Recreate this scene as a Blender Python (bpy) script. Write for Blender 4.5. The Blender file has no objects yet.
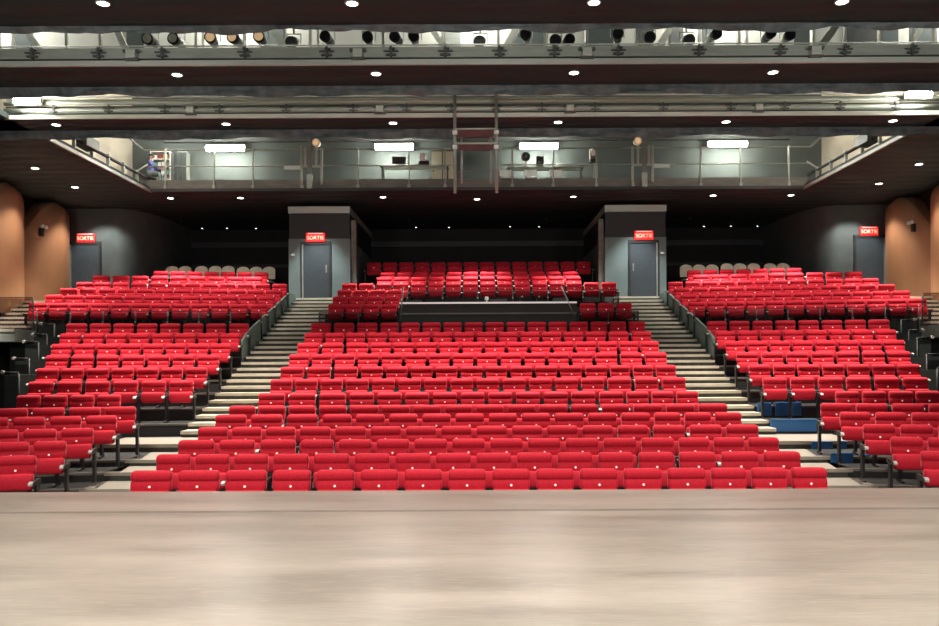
import bpy, math, random
from mathutils import Vector, Matrix

random.seed(7)
SC = bpy.context.scene
COL = SC.collection
F, CX, HY, CZ = 807.0, 478.0, 360.0, 1.5
ZC = 6.7                                   # level of the dark ceiling panels


def W(px, py, D):
    """photo pixel at depth D -> world point"""
    return Vector(((px - CX) * D / F, D, CZ + (HY - py) * D / F))


def DC(py, z=ZC):
    """depth at which height z shows at row py"""
    return (z - CZ) * F / (HY - py)


# ------------------------------------------------------------------ materials
def mat(name, col, rough=0.6, metal=0.0, var=0.15, scale=8.0, stretch=(1, 1, 1), bump=0.0, emit=None, estr=0.0,
        alpha=1.0, sheen=0.0, spec=0.5, coat=0.0):
    m = bpy.data.materials.new(name)
    m.use_nodes = True
    nt = m.node_tree
    b = nt.nodes['Principled BSDF']
    tc = nt.nodes.new('ShaderNodeTexCoord')
    mp = nt.nodes.new('ShaderNodeMapping')
    mp.inputs['Scale'].default_value = stretch
    nz = nt.nodes.new('ShaderNodeTexNoise')
    nz.inputs['Scale'].default_value = scale
    nz.inputs['Detail'].default_value = 5
    rp = nt.nodes.new('ShaderNodeValToRGB')
    c = Vector(col[:3])
    lo, hi = c * (1 - var), c * (1 + var)
    rp.color_ramp.elements[0].position = 0.3
    rp.color_ramp.elements[1].position = 0.7
    rp.color_ramp.elements[0].color = (*lo, 1)
    rp.color_ramp.elements[1].color = (*[min(1, x) for x in hi], 1)
    L = nt.links.new
    L(tc.outputs['Object'], mp.inputs['Vector'])
    L(mp.outputs['Vector'], nz.inputs['Vector'])
    L(nz.outputs['Fac'], rp.inputs['Fac'])
    L(rp.outputs['Color'], b.inputs['Base Color'])
    b.inputs['Roughness'].default_value = rough
    b.inputs['Metallic'].default_value = metal
    b.inputs['Specular IOR Level'].default_value = spec
    b.inputs['Alpha'].default_value = alpha
    if sheen:
        b.inputs['Sheen Weight'].default_value = sheen
        b.inputs['Sheen Roughness'].default_value = 0.4
        b.inputs['Sheen Tint'].default_value = (1, 0.45, 0.5, 1)
    if coat:
        b.inputs['Coat Weight'].default_value = coat
    if emit:
        b.inputs['Emission Color'].default_value = (*emit, 1)
        b.inputs['Emission Strength'].default_value = estr
    if bump:
        bp = nt.nodes.new('ShaderNodeBump')
        bp.inputs['Strength'].default_value = bump
        bp.inputs['Distance'].default_value = 0.02
        L(nz.outputs['Fac'], bp.inputs['Height'])
        L(bp.outputs['Normal'], b.inputs['Normal'])
    return m


M = {}
M['velvet'] = mat('red_velvet', (0.57, 0.011, 0.029), 0.75, var=0.12, scale=30, sheen=0.35, spec=0.25)
M['velvet_seat'] = mat('red_velvet_seat', (0.64, 0.016, 0.037), 0.72, var=0.1, scale=30, sheen=0.35, spec=0.25)
M['plate'] = mat('white_number_plate', (0.9, 0.88, 0.85), 0.4, var=0.02, emit=(1, .95, .9), estr=0.25)  # faint glow put in to brighten plates and desk top; not lamps
M['black_metal'] = mat('black_metal', (0.014, 0.014, 0.015), 0.45, var=0.2)
M['arm'] = mat('arm_black', (0.02, 0.018, 0.018), 0.5)
M['cap'] = mat('pale_cap', (0.5, 0.47, 0.44), 0.35, var=0.05)
M['tier'] = mat('tier_black', (0.022, 0.024, 0.023), 0.7, var=0.3, scale=3)
M['tread_lit'] = mat('brightened_tread', (0.85, 0.78, 0.63), 0.6, var=0.1, scale=4)  # brightened copy of the pale tread, the missing light put into its colour
M['tread_low'] = mat('dimmed_low_tread', (0.33, 0.30, 0.245), 0.6, var=0.15, scale=4, stretch=(1, 6, 1))  # darker copy of the pale tread, offsets the strong light on lower steps
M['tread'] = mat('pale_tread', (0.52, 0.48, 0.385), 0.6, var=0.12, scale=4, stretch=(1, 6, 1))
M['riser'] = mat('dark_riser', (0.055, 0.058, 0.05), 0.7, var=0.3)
M['blue'] = mat('blue_plastic', (0.03, 0.16, 0.42), 0.45, var=0.15, scale=2)
M['ceil'] = None
M['cloth'] = mat('black_drape', (0.10, 0.115, 0.12), 0.8, var=0.4, scale=5, bump=0.6)
M['steel'] = mat('grey_steel', (0.34, 0.365, 0.325), 0.5, metal=0.25, var=0.12, scale=2.0, stretch=(1, 6, 6))
M['steel_light'] = mat('pale_steel', (0.50, 0.525, 0.47), 0.45, metal=0.2, var=0.1, scale=2.0, stretch=(1, 6, 6))
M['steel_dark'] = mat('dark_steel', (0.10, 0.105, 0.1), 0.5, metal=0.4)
M['white_wall'] = mat('white_plaster', (0.78, 0.78, 0.70), 0.8, var=0.08, scale=1.2)
M['beige_wall'] = mat('beige_plaster', (0.66, 0.60, 0.48), 0.85, var=0.1, scale=1.0)
M['dark_wall'] = mat('black_wall', (0.013, 0.0115, 0.0115), 0.85, var=0.3, scale=1.5)
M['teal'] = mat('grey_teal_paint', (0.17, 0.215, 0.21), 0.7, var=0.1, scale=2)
M['stringer'] = mat('grey_green_stringer', (0.20, 0.27, 0.25), 0.6, var=0.12, scale=2)
M['guard'] = mat('dark_green_grey_guard', (0.028, 0.036, 0.032), 0.5)
M['teal_dark'] = mat('dark_grey_teal_paint', (0.085, 0.095, 0.092), 0.75, var=0.15, scale=2)
M['door'] = mat('slate_door', (0.045, 0.055, 0.065), 0.55, var=0.1)
M['charcoal'] = mat('plain_charcoal', (0.024, 0.024, 0.026), 0.6, var=0.1)
M['galwall'] = mat('grey_gallery_wall', (0.092, 0.112, 0.107), 0.8, var=0.12, scale=1.0)
M['fascia'] = mat('brown_grey_fascia', (0.145, 0.132, 0.115), 0.6, var=0.25, scale=2, stretch=(1, 1, 5))
M['rail'] = mat('rail_metal', (0.34, 0.34, 0.31), 0.4, metal=0.5, var=0.1)
M['tube'] = mat('tube_glow', (1, 1, 1), 0.4, var=0.0, emit=(1.0, 0.98, 0.86), estr=140)
M['dl_glow'] = mat('downlight_glow', (1, 1, 1), 0.4, var=0.0, emit=(1.0, 0.93, 0.82), estr=14)
M['tiny_glow'] = mat('tiny_glow', (1, 1, 1), 0.4, var=0.0, emit=(0.9, 0.95, 1.0), estr=2.5)
M['ring'] = mat('downlight_ring', (0.35, 0.33, 0.3), 0.4, var=0.05)
M['exit_red'] = mat('exit_red', (0.75, 0.02, 0.02), 0.4, var=0.05, emit=(1.0, 0.02, 0.02), estr=0.75)
M['exit_text'] = mat('exit_letters', (1, 0.8, 0.6), 0.4, var=0.0, emit=(1.0, 0.40, 0.24), estr=1.25)
M['exit_bar'] = mat('exit_bar', (1, 0.6, 0.55), 0.4, var=0.0, emit=(1.0, 0.40, 0.36), estr=0.9)
M['amber'] = mat('amber_lens', (0.8, 0.55, 0.3), 0.25, var=0.1, emit=(1.0, 0.66, 0.36), estr=0.45)
M['lens'] = mat('dark_lens', (0.03, 0.03, 0.035), 0.15, var=0.2, coat=0.5)
M['lens_white'] = mat('white_lens', (0.8, 0.78, 0.7), 0.2, var=0.1)
M['white_plastic'] = mat('white_plastic', (0.82, 0.82, 0.8), 0.5, var=0.04)
M['chair_cream'] = mat('cream_chair_shell', (0.80, 0.74, 0.60), 0.55, var=0.12, scale=6)
M['maroon'] = mat('maroon_board', (0.10, 0.02, 0.022), 0.6, var=0.2)
M['desk'] = mat('black_desk_front', (0.007, 0.0075, 0.006), 0.6, var=0.3, scale=2, stretch=(1, 1, 9))
M['skin'] = mat('skin', (0.62, 0.38, 0.27), 0.55, var=0.05)
M['hair'] = mat('dark_hair', (0.02, 0.016, 0.014), 0.6)
M['shirt'] = mat('violet_blue_shirt', (0.13, 0.14, 0.36), 0.8, var=0.1)
M['trousers'] = mat('grey_green_trousers', (0.20, 0.24, 0.24), 0.8, var=0.1)
M['box_red'] = mat('red_brown_box', (0.25, 0.05, 0.03), 0.6)
M['box_green'] = mat('green_box', (0.15, 0.35, 0.25), 0.6)
M['box_tan'] = mat('tan_box', (0.6, 0.42, 0.2), 0.6)


def glass_mat(name, col, alpha):
    m = bpy.data.materials.new(name)
    m.use_nodes = True
    nt = m.node_tree
    for n in list(nt.nodes):
        nt.nodes.remove(n)
    out = nt.nodes.new('ShaderNodeOutputMaterial')
    tr = nt.nodes.new('ShaderNodeBsdfTransparent')
    tr.inputs['Color'].default_value = (0.78, 0.74, 0.74, 1)
    pb = nt.nodes.new('ShaderNodeBsdfPrincipled')
    nz = nt.nodes.new('ShaderNodeTexNoise')
    nz.inputs['Scale'].default_value = 1.5
    rp = nt.nodes.new('ShaderNodeValToRGB')
    rp.color_ramp.elements[0].color = (*[c * 0.8 for c in col], 1)
    rp.color_ramp.elements[1].color = (*[c * 1.2 for c in col], 1)
    nt.links.new(nz.outputs['Fac'], rp.inputs['Fac'])
    nt.links.new(rp.outputs['Color'], pb.inputs['Base Color'])
    pb.inputs['Roughness'].default_value = 0.1
    pb.inputs['Specular IOR Level'].default_value = 0.02
    mx = nt.nodes.new('ShaderNodeMixShader')
    mx.inputs['Fac'].default_value = alpha
    nt.links.new(tr.outputs[0], mx.inputs[1])
    nt.links.new(pb.outputs[0], mx.inputs[2])
    nt.links.new(mx.outputs[0], out.inputs['Surface'])
    return m


M['glass'] = glass_mat('smoked_glass', (0.010, 0.009, 0.009), 0.22)


def ceil_mat():
    m = mat('black_slatted_ceiling', (0.0075, 0.0150, 0.0150), 0.75, var=0.35, scale=1.2, stretch=(0.3, 3, 1))
    nt = m.node_tree
    b = nt.nodes['Principled BSDF']
    tc = nt.nodes.new('ShaderNodeTexCoord')
    wv = nt.nodes.new('ShaderNodeTexWave')
    wv.bands_direction = 'Y'
    wv.inputs['Scale'].default_value = 0.55
    wv.inputs['Distortion'].default_value = 0.15
    bp = nt.nodes.new('ShaderNodeBump')
    bp.inputs['Strength'].default_value = 0.5
    bp.inputs['Distance'].default_value = 0.06
    nt.links.new(tc.outputs['Object'], wv.inputs['Vector'])
    nt.links.new(wv.outputs['Fac'], bp.inputs['Height'])
    nt.links.new(bp.outputs['Normal'], b.inputs['Normal'])
    return m


M['ceil'] = ceil_mat()


def wood_mat():
    m = mat('copper_wood', (0.385, 0.21, 0.115), 0.5, var=0.13, scale=1.2, stretch=(1.6, 1.6, 0.35), coat=0.05)
    return m


M['wood'] = wood_mat()


def stage_mat():
    m = bpy.data.materials.new('worn_stage_floor')
    m.use_nodes = True
    nt = m.node_tree
    b = nt.nodes['Principled BSDF']
    N = nt.nodes.new
    L = nt.links.new
    tc = N('ShaderNodeTexCoord')
    mp = N('ShaderNodeMapping')
    mp.inputs['Scale'].default_value = (0.35, 1.6, 1)
    n1 = N('ShaderNodeTexNoise')
    n1.inputs['Scale'].default_value = 1.1
    n1.inputs['Detail'].default_value = 6
    n1.inputs['Roughness'].default_value = 0.6
    r1 = N('ShaderNodeValToRGB')
    r1.color_ramp.elements[0].position = 0.38
    r1.color_ramp.elements[1].position = 0.64
    r1.color_ramp.elements[0].color = (0.23, 0.20, 0.165, 1)
    r1.color_ramp.elements[1].color = (0.37, 0.325, 0.275, 1)
    mp2 = N('ShaderNodeMapping')
    mp2.inputs['Scale'].default_value = (2.0, 22, 1)
    mp2.inputs['Rotation'].default_value = (0, 0, 0.25)
    n2 = N('ShaderNodeTexNoise')
    n2.inputs['Scale'].default_value = 3.0
    n2.inputs['Detail'].default_value = 4
    r2 = N('ShaderNodeValToRGB')
    r2.color_ramp.elements[0].position = 0.52
    r2.color_ramp.elements[1].position = 0.78
    r2.color_ramp.elements[0].color = (0, 0, 0, 1)
    r2.color_ramp.elements[1].color = (1, 1, 1, 1)
    mx = N('ShaderNodeMix')
    mx.data_type = 'RGBA'
    mx.inputs[7].default_value = (0.50, 0.42, 0.34, 1)
    mul = N('ShaderNodeMath')
    mul.operation = 'MULTIPLY'
    mul.inputs[1].default_value = 0.45
    L(tc.outputs['Object'], mp.inputs['Vector'])
    L(mp.outputs['Vector'], n1.inputs['Vector'])
    L(n1.outputs['Fac'], r1.inputs['Fac'])
    L(tc.outputs['Object'], mp2.inputs['Vector'])
    L(mp2.outputs['Vector'], n2.inputs['Vector'])
    L(n2.outputs['Fac'], r2.inputs['Fac'])
    L(r2.outputs['Color'], mul.inputs[0])
    L(mul.outputs[0], mx.inputs[0])
    L(r1.outputs['Color'], mx.inputs[6])
    L(mx.outputs[2], b.inputs['Base Color'])
    b.inputs['Roughness'].default_value = 0.33
    b.inputs['Specular IOR Level'].default_value = 0.6
    bp = N('ShaderNodeBump')
    bp.inputs['Strength'].default_value = 0.12
    bp.inputs['Distance'].default_value = 0.01
    L(n2.outputs['Fac'], bp.inputs['Height'])
    L(bp.outputs['Normal'], b.inputs['Normal'])
    return m


M['stage'] = stage_mat()
M['seam'] = mat('stage_seam', (0.20, 0.165, 0.135), 0.5, var=0.25, scale=2)


# ------------------------------------------------------------------ mesh tools
class MB:
    def __init__(s):
        s.v, s.f, s.mi, s.sm = [], [], [], []

    def face(s, idx, m=0, smooth=False):
        s.f.append(idx); s.mi.append(m); s.sm.append(smooth)

    def box(s, x0, x1, y0, y1, z0, z1, m=0, rot=None, org=None, faces=None):
        b = len(s.v)
        pts = [(x0, y0, z0), (x1, y0, z0), (x1, y1, z0), (x0, y1, z0), (x0, y0, z1), (x1, y0, z1), (x1, y1, z1), (x0, y1, z1)]
        if rot is not None:
            R = Matrix.Rotation(rot, 3, 'Z')
            pts = [tuple(R @ Vector(p) + Vector(org or (0, 0, 0))) for p in pts]
        s.v += [tuple(p) for p in pts]
        # bottom, top, front(-y), right, back, left
        q = [(0, 3, 2, 1), (4, 5, 6, 7), (0, 1, 5, 4), (1, 2, 6, 5), (2, 3, 7, 6), (3, 0, 4, 7)]
        for k, a in enumerate(q):
            mm = m if not isinstance(m, dict) else m.get(k, m.get('d', 0))
            s.face(tuple(b + i for i in a), mm)
        return s

    def bar(s, p0, p1, w, h, m=0):
        """rectangular bar between two points"""
        p0, p1 = Vector(p0), Vector(p1)
        d = (p1 - p0).normalized()
        up = Vector((0, 0, 1)) if abs(d.z) < 0.95 else Vector((0, 1, 0))
        a = d.cross(up).normalized() * w / 2
        c = a.cross(d).normalized() * h / 2
        b = len(s.v)
        for p in (p0, p1):
            for q in (a + c, -a + c, -a - c, a - c):
                s.v.append(tuple(p + q))
        for q in ((0, 1, 2, 3), (7, 6, 5, 4), (0, 4, 5, 1), (1, 5, 6, 2), (2, 6, 7, 3), (3, 7, 4, 0)):
            s.face(tuple(b + i for i in q), m)
        return s

    def cyl(s, p0, p1, r0, r1=None, n=12, m=0, cap=True, capm=None):
        p0, p1 = Vector(p0), Vector(p1)
        r1 = r0 if r1 is None else r1
        d = (p1 - p0).normalized()
        up = Vector((0, 0, 1)) if abs(d.z) < 0.9 else Vector((1, 0, 0))
        a = d.cross(up).normalized()
        c = a.cross(d).normalized()
        b = len(s.v)
        for p, r in ((p0, r0), (p1, r1)):
            for k in range(n):
                t = 2 * math.pi * k / n
                s.v.append(tuple(p + a * math.cos(t) * r + c * math.sin(t) * r))
        for k in range(n):
            k2 = (k + 1) % n
            s.face((b + k, b + n + k, b + n + k2, b + k2), m, True)
        if cap:
            s.face(tuple(b + k for k in range(n)), m if capm is None else capm)
            s.face(tuple(b + n + k for k in reversed(range(n))), m)
        return s

    def loft(s, rings, m=0, cap=True, closed=True, smooth=True):
        b = len(s.v)
        n = len(rings[0])
        for r in rings:
            s.v += [tuple(p) for p in r]
        for i in range(len(rings) - 1):
            for k in range(n if closed else n - 1):
                k2 = (k + 1) % n
                s.face((b + i * n + k, b + i * n + k2, b + (i + 1) * n + k2, b + (i + 1) * n + k), m, smooth)
        if cap and closed:
            s.face(tuple(b + k for k in reversed(range(n))), m, smooth)
            s.face(tuple(b + (len(rings) - 1) * n + k for k in range(n)), m, smooth)
        return s

    def prism(s, poly, x0, x1, m=0):
        """poly of (y,z) extruded along x"""
        b = len(s.v)
        n = len(poly)
        for x in (x0, x1):
            for (y, z) in poly:
                s.v.append((x, y, z))
        for k in range(n):
            k2 = (k + 1) % n
            s.face((b + k, b + k2, b + n + k2, b + n + k), m)
        s.face(tuple(b + k for k in reversed(range(n))), m)
        s.face(tuple(b + n + k for k in range(n)), m)
        return s

    def mesh(s, name, mats, off=Vector((0, 0, 0))):
        me = bpy.data.meshes.new(name)
        me.from_pydata([tuple(Vector(p) - off) for p in s.v], [], s.f)
        for m in mats:
            me.materials.append(m)
        for p, mi, sm in zip(me.polygons, s.mi, s.sm):
            p.material_index = mi
            p.use_smooth = sm
        me.update()
        import bmesh
        bm = bmesh.new()
        bm.from_mesh(me)
        bmesh.ops.recalc_face_normals(bm, faces=bm.faces)
        bm.to_mesh(me)
        bm.free()
        return me

    def build(s, name, mats, parent=None, loc=None, bevel=0.0):
        """verts are world coordinates (or relative to LOC when given); parents carry no rotation while building"""
        if not isinstance(mats, (list, tuple)):
            mats = [mats]
        if parent is not None:
            off = wloc(parent)
            me = s.mesh(name, mats, off)
            o = bpy.data.objects.new(name, me)
            o.parent = parent
        else:
            if loc is None:
                xs = [p[0] for p in s.v]; ys = [p[1] for p in s.v]; zs = [p[2] for p in s.v]
                loc = Vector(((min(xs) + max(xs)) / 2, (min(ys) + max(ys)) / 2, min(zs)))
            loc = Vector(loc)
            me = s.mesh(name, mats, loc)
            o = bpy.data.objects.new(name, me)
            o.location = loc
        COL.objects.link(o)
        if bevel:
            md = o.modifiers.new('Bevel', 'BEVEL')
            md.width = bevel
            md.segments = 2
            md.limit_method = 'ANGLE'
        return o


def wloc(o):
    v = Vector((0, 0, 0))
    while o is not None:
        v += Vector(o.location)
        o = o.parent
    return v


def tag(o, label=None, cat=None, group=None, kind=None):
    if label: o['label'] = label
    if cat: o['category'] = cat
    if group: o['group'] = group
    if kind: o['kind'] = kind
    return o


def empty(name, loc, label=None, cat=None, group=None, rz=0.0):
    o = bpy.data.objects.new(name, None)
    o.empty_display_size = 0.1
    o.location = loc
    o.rotation_euler = (0, 0, rz)
    COL.objects.link(o)
    return tag(o, label, cat, group)


KIDS = {}


def copy_tree(o, parent=None):
    c = o.copy()
    COL.objects.link(c)
    c.parent = parent
    for ch in o.children:
        copy_tree(ch, c)
    return c


def struct(name, mb, mats, label=None, **k):
    o = mb.build(name, mats, **k)
    o['kind'] = 'structure'
    if label: o['label'] = label
    return o


ORD = ['first', 'second', 'third', 'fourth', 'fifth', 'sixth', 'seventh', 'eighth', 'ninth', 'tenth', 'eleventh', 'twelfth',
       'thirteenth', 'fourteenth', 'fifteenth', 'sixteenth', 'seventeenth', 'eighteenth', 'nineteenth', 'twentieth',
       'twenty-first', 'twenty-second']

# ------------------------------------------------------------------ theatre seat
PW = 0.55          # pitch


def ring(z, w, y0, y1, n=20, e=5.0):
    """rounded rectangle ring at height z; front at y0"""
    r = []
    cy, hy = (y0 + y1) / 2, (y1 - y0) / 2
    for k in range(n):
        t = 2 * math.pi * (k + 0.5) / n
        c, s_ = math.cos(t), math.sin(t)
        r.append((w * math.copysign(abs(c) ** (2 / e), c), cy + hy * math.copysign(abs(s_) ** (2 / e), s_), z))
    return r


def seat_back():
    mb = MB()
    tilt = lambda z: 0.13 * (z - 0.40)
    prof = [  # z, half width, front y, back y
        (0.60, 0.212, 0.070, 0.140), (0.612, 0.226, 0.050, 0.150), (0.64, 0.233, 0.036, 0.155), (0.68, 0.235, 0.031, 0.155),
        (0.728, 0.234, 0.038, 0.155), (0.744, 0.231, 0.064, 0.155), (0.758, 0.234, 0.036, 0.155), (0.775, 0.236, 0.026, 0.155),
        (0.81, 0.237, 0.022, 0.155), (0.835, 0.234, 0.028, 0.155), (0.853, 0.225, 0.040, 0.150), (0.864, 0.212, 0.056, 0.142), (0.87, 0.190, 0.078, 0.125)]
    mb.loft([ring(z, w, a + tilt(z) - 0.02, b + tilt(z) - 0.02) for z, w, a, b in prof])
    return mb


def seat_cushion():
    mb = MB()
    prof = [(0.405, 0.185, 0.030, 0.075), (0.412, 0.205, 0.012, 0.095), (0.43, 0.220, -0.004, 0.11), (0.47, 0.227, -0.016, 0.12),
            (0.54, 0.229, -0.014, 0.12), (0.60, 0.228, -0.002, 0.115), (0.622, 0.222, 0.010, 0.105), (0.633, 0.208, 0.030, 0.085)]
    mb.loft([ring(z, w, a - 0.02, b - 0.02) for z, w, a, b in prof])
    return mb


def seat_arm(sx):
    mb = MB()
    x = sx * PW / 2
    mb.prism([(-0.26, 0.505), (-0.27, 0.530), (-0.25, 0.548), (0.12, 0.565), (0.12, 0.50), (-0.2, 0.495)], x - 0.023, x + 0.023)
    return mb


def seat_cap(sx):
    mb = MB()
    x = sx * PW / 2
    mb.prism([(-0.285, 0.507), (-0.29, 0.53), (-0.255, 0.556), (-0.20, 0.558), (-0.20, 0.55), (-0.25, 0.546), (-0.268, 0.528), (-0.262, 0.507)], x - 0.026, x + 0.026)
    return mb


def seat_leg(sx):
    mb = MB()
    x = sx * PW / 2
    mb.prism([(-0.16, 0.0), (-0.16, 0.022), (-0.06, 0.05), (-0.06, 0.5), (0.06, 0.5), (0.06, 0.05), (0.14, 0.022), (0.14, 0.0)], x - 0.02, x + 0.02)
    return mb


def seat_plate():
    mb = MB()
    y = 0.031 + 0.13 * 0.28 - 0.02
    mb.cyl((0, y - 0.006, 0.678), (0, y + 0.012, 0.678), 0.0155, n=8)
    return mb


SEAT_ME = {k: fn.mesh(k, m) for k, fn, m in (
    ('backrest', seat_back(), [M['velvet']]), ('seat', seat_cushion(), [M['velvet_seat']]), ('number_plate', seat_plate(), [M['plate']]),
    ('armrest', seat_arm(-1), [M['arm']]), ('armrest_r', seat_arm(1), [M['arm']]), ('arm_cap', seat_cap(-1), [M['cap']]), ('arm_cap_r', seat_cap(1), [M['cap']]),
    ('leg', seat_leg(-1), [M['black_metal']]), ('leg_r', seat_leg(1), [M['black_metal']]))}


def make_seat(both):
    r = empty('theatre_seat', (0, 0, 0), None, 'seat')

    def part(nm, me, par, label=None):
        o = bpy.data.objects.new(nm, SEAT_ME[me])
        COL.objects.link(o)
        o.parent = par
        if label: o['label'] = label
        return o
    part('backrest', 'backrest', r)
    part('seat_cushion', 'seat', r)
    part('number_plate', 'number_plate', r, 'small white seat number plate')
    for sfx in (['', '_r'] if both else ['']):
        a = part('armrest', 'armrest' + sfx, r, 'narrow black armrest')
        part('arm_cap', 'arm_cap' + sfx, a, 'pale tip of the armrest')
        part('leg', 'leg' + sfx, r, 'black metal leg')
    return r


SEAT_ONE, SEAT_BOTH = make_seat(False), make_seat(True)
USED = {'one': False, 'both': False}
STUFF = MB()
N_SEATS = [0]


def put_seat(x, y, z, rz, sx, both, label, group):
    key = 'both' if both else 'one'
    src = SEAT_BOTH if both else SEAT_ONE
    o = src if not USED[key] else copy_tree(src)
    USED[key] = True
    o.location = (x, y, z)
    o.rotation_euler = (0, 0, rz)
    o.scale = (sx, 1, 1)
    o['label'] = label
    o['group'] = group
    N_SEATS[0] += 1


STUFF_MATS = [M['velvet'], M['velvet_seat'], M['plate'], M['arm'], M['cap'], M['black_metal']]
STUFF_SET = [('backrest', 0), ('seat', 1), ('number_plate', 2), ('armrest', 3), ('arm_cap', 4), ('leg', 5)]


def stuff_seat(x, y, z, rz, sx, both):
    X = Matrix.Translation((x, y, z)) @ Matrix.Rotation(rz, 4, 'Z') @ Matrix.Diagonal((sx, 1, 1, 1))
    for k, mi in STUFF_SET + ([('armrest_r', 3), ('arm_cap_r', 4), ('leg_r', 5)] if both else []):
        me = SEAT_ME[k]
        b = len(STUFF.v)
        STUFF.v += [tuple(X @ v.co) for v in me.vertices]
        for p in me.polygons:
            STUFF.face(tuple(b + i for i in p.vertices), mi, p.use_smooth)


def zrow(top_y, D, h=0.87):
    return CZ + (HY - top_y) * D / F - h


# centre block rows: (depth, top row in the photo)
CEN = [(10.01, 470.5), (10.83, 454), (11.62, 439.5), (12.46, 426.5), (13.27, 414), (14.03, 405), (15.9, 392.3), (16.85, 378.5), (17.7, 366),
       (18.55, 353.2), (19.38, 342), (20.2, 332), (20.97, 322)]
CENZ = [zrow(t, d) for d, t in CEN]
for r, (d, t) in enumerate(CEN):
    ph = (0.24 if r % 2 == 0 else -0.12) + (0.06 if r in (6, 12) else 0)
    eg = [-4.4 + PW * (k + ph * min(1, k / 3, (16 - k) / 3)) for k in range(17)]
    for k in range(16):
        x = (eg[k] + eg[k + 1]) / 2
        put_seat(x, d, CENZ[r], 0, (eg[k + 1] - eg[k]) / PW, k == 15,
                 'red folding theatre seat, %s from the left aisle, %s row from the stage, centre block' % (ORD[k], ORD[r]),
                 'theatre seats in the centre block')

XA = 5.93          # side blocks start here


def side_row(side, De, top_y, n, px_out, th, xe=XA, stuff=False, label=None, group=None, z=None, n_beyond=0):
    """seats from the aisle end outwards; side -1 left, +1 right (mirror)"""
    th = math.radians(th)
    k = (px_out - CX) / F                       # negative: measured on the left
    s = (-xe - k * De) / (math.cos(th) - k * math.sin(th))
    p = s / n
    z = zrow(top_y, De) if z is None else z
    for i in range(n + n_beyond):
        a = p * (i + 0.5)
        x, y = -xe - a * math.cos(th), De - a * math.sin(th)
        both = i == (0 if side < 0 else n + n_beyond - 1)
        if stuff:
            stuff_seat(-side * x, y, z, -side * th, p / PW, both)
        else:
            put_seat(-side * x, y, z, -side * th, p / PW, both, label % ORD[i], group)
    return s, p, z


TIER = {'left': [], 'right': []}
SIDE_LOW = [(10.83, 453.5, 1, -9, 1), (11.62, 439, 2, -10, 0), (12.46, 425.8, 3, -21, 0), (13.27, 413.8, 4, -30, 0), (14.03, 403.2, 4, -10, 0)]
LOWN = ['lowest', 'second lowest', 'third lowest', 'fourth lowest', 'fifth lowest']
SIDE_MID = [(15.9, 393, 4, 12, 7.05), (16.85, 379, 6, 24, XA), (17.7, 366, 7, 32.5, XA), (18.55, 353.4, 7, 42, XA), (19.38, 342.2, 8, 48, XA), (20.2, 332, 8, 56.5, XA), (20.97, 322.2, 8, 63.2, XA)]
SIDE_UP = [(22.85, 302.7, 12, 26, XA), (23.7, 295, 12, 43, XA), (24.5, 288.6, 12, 58, XA), (25.25, 282.6, 12, 74.5, XA), (26.1, 275.8, 9, 91, 6.95), (26.9, 271, 7, 152, 6.95)]
TH_LOW, TH_MID, TH_UP = 13, 7, 9
for side, sn in ((-1, 'left'), (1, 'right')):
    for i, (d, t, n, po, nb) in enumerate(SIDE_LOW):
        lab = 'red folding theatre seat, %s from the aisle, ' + LOWN[i] + ' row, lower ' + sn + ' block'
        r = side_row(side, d, t, n, po, TH_LOW, n_beyond=nb, label=lab, group='theatre seats in the lower %s block' % sn, z=CENZ[i + 1])
        TIER[sn].append(('low', d, r[2], r[0] + r[1] * nb, TH_LOW, XA))
    for i, (d, t, n, po, xe) in enumerate(SIDE_MID):
        lab = 'red folding theatre seat, %s from the aisle, ' + ORD[i] + ' row above the cross aisle, ' + sn + ' block'
        r = side_row(side, d, t, n, po, TH_MID if i else 4, xe=xe, stuff=i >= 5, label=lab, group='theatre seats in the middle %s block' % sn)
        TIER[sn].append(('mid', d, r[2], r[0], TH_MID if i else 4, xe))
    for i, (d, t, n, po, xe) in enumerate(SIDE_UP):
        r = side_row(side, d, t, n, po, TH_UP, xe=xe, stuff=True)
        TIER[sn].append(('up', d, r[2], r[0], TH_UP, xe))

# centre block behind the control desk
UPC = [(22.78, 303.3), (23.64, 295.5), (24.41, 289), (25.23, 282.5), (26.05, 276.5), (26.76, 271.5), (27.5, 266.6), (28.3, 261.6)]
UPZ = [zrow(t, d) for d, t in UPC]


def up_seats(r, pxa, pxb, n):
    d = UPC[r][0]
    xa, xb = (pxa - CX) * d / F, (pxb - CX) * d / F
    p = (xb - xa) / n
    for k in range(n):
        stuff_seat(xa + p * (k + 0.5), d, UPZ[r], 0, p / PW, k == n - 1)


up_seats(0, 326.5, 397.5, 4); up_seats(1, 331, 400.5, 4); up_seats(2, 336, 403, 4)
up_seats(0, 579.5, 634, 3)
up_seats(3, 340.5, 618.5, 16)
up_seats(4, 375.6, 583, 12); up_seats(5, 379.4, 579.6, 12); up_seats(6, 382.3, 577, 12); up_seats(7, 366, 592.6, 14)

o = STUFF.build('upper_seating', STUFF_MATS, loc=(0, 22, 2.0))
tag(o, 'far rows of red folding theatre seats at the top of the hall', 'seats', kind='stuff')

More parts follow.
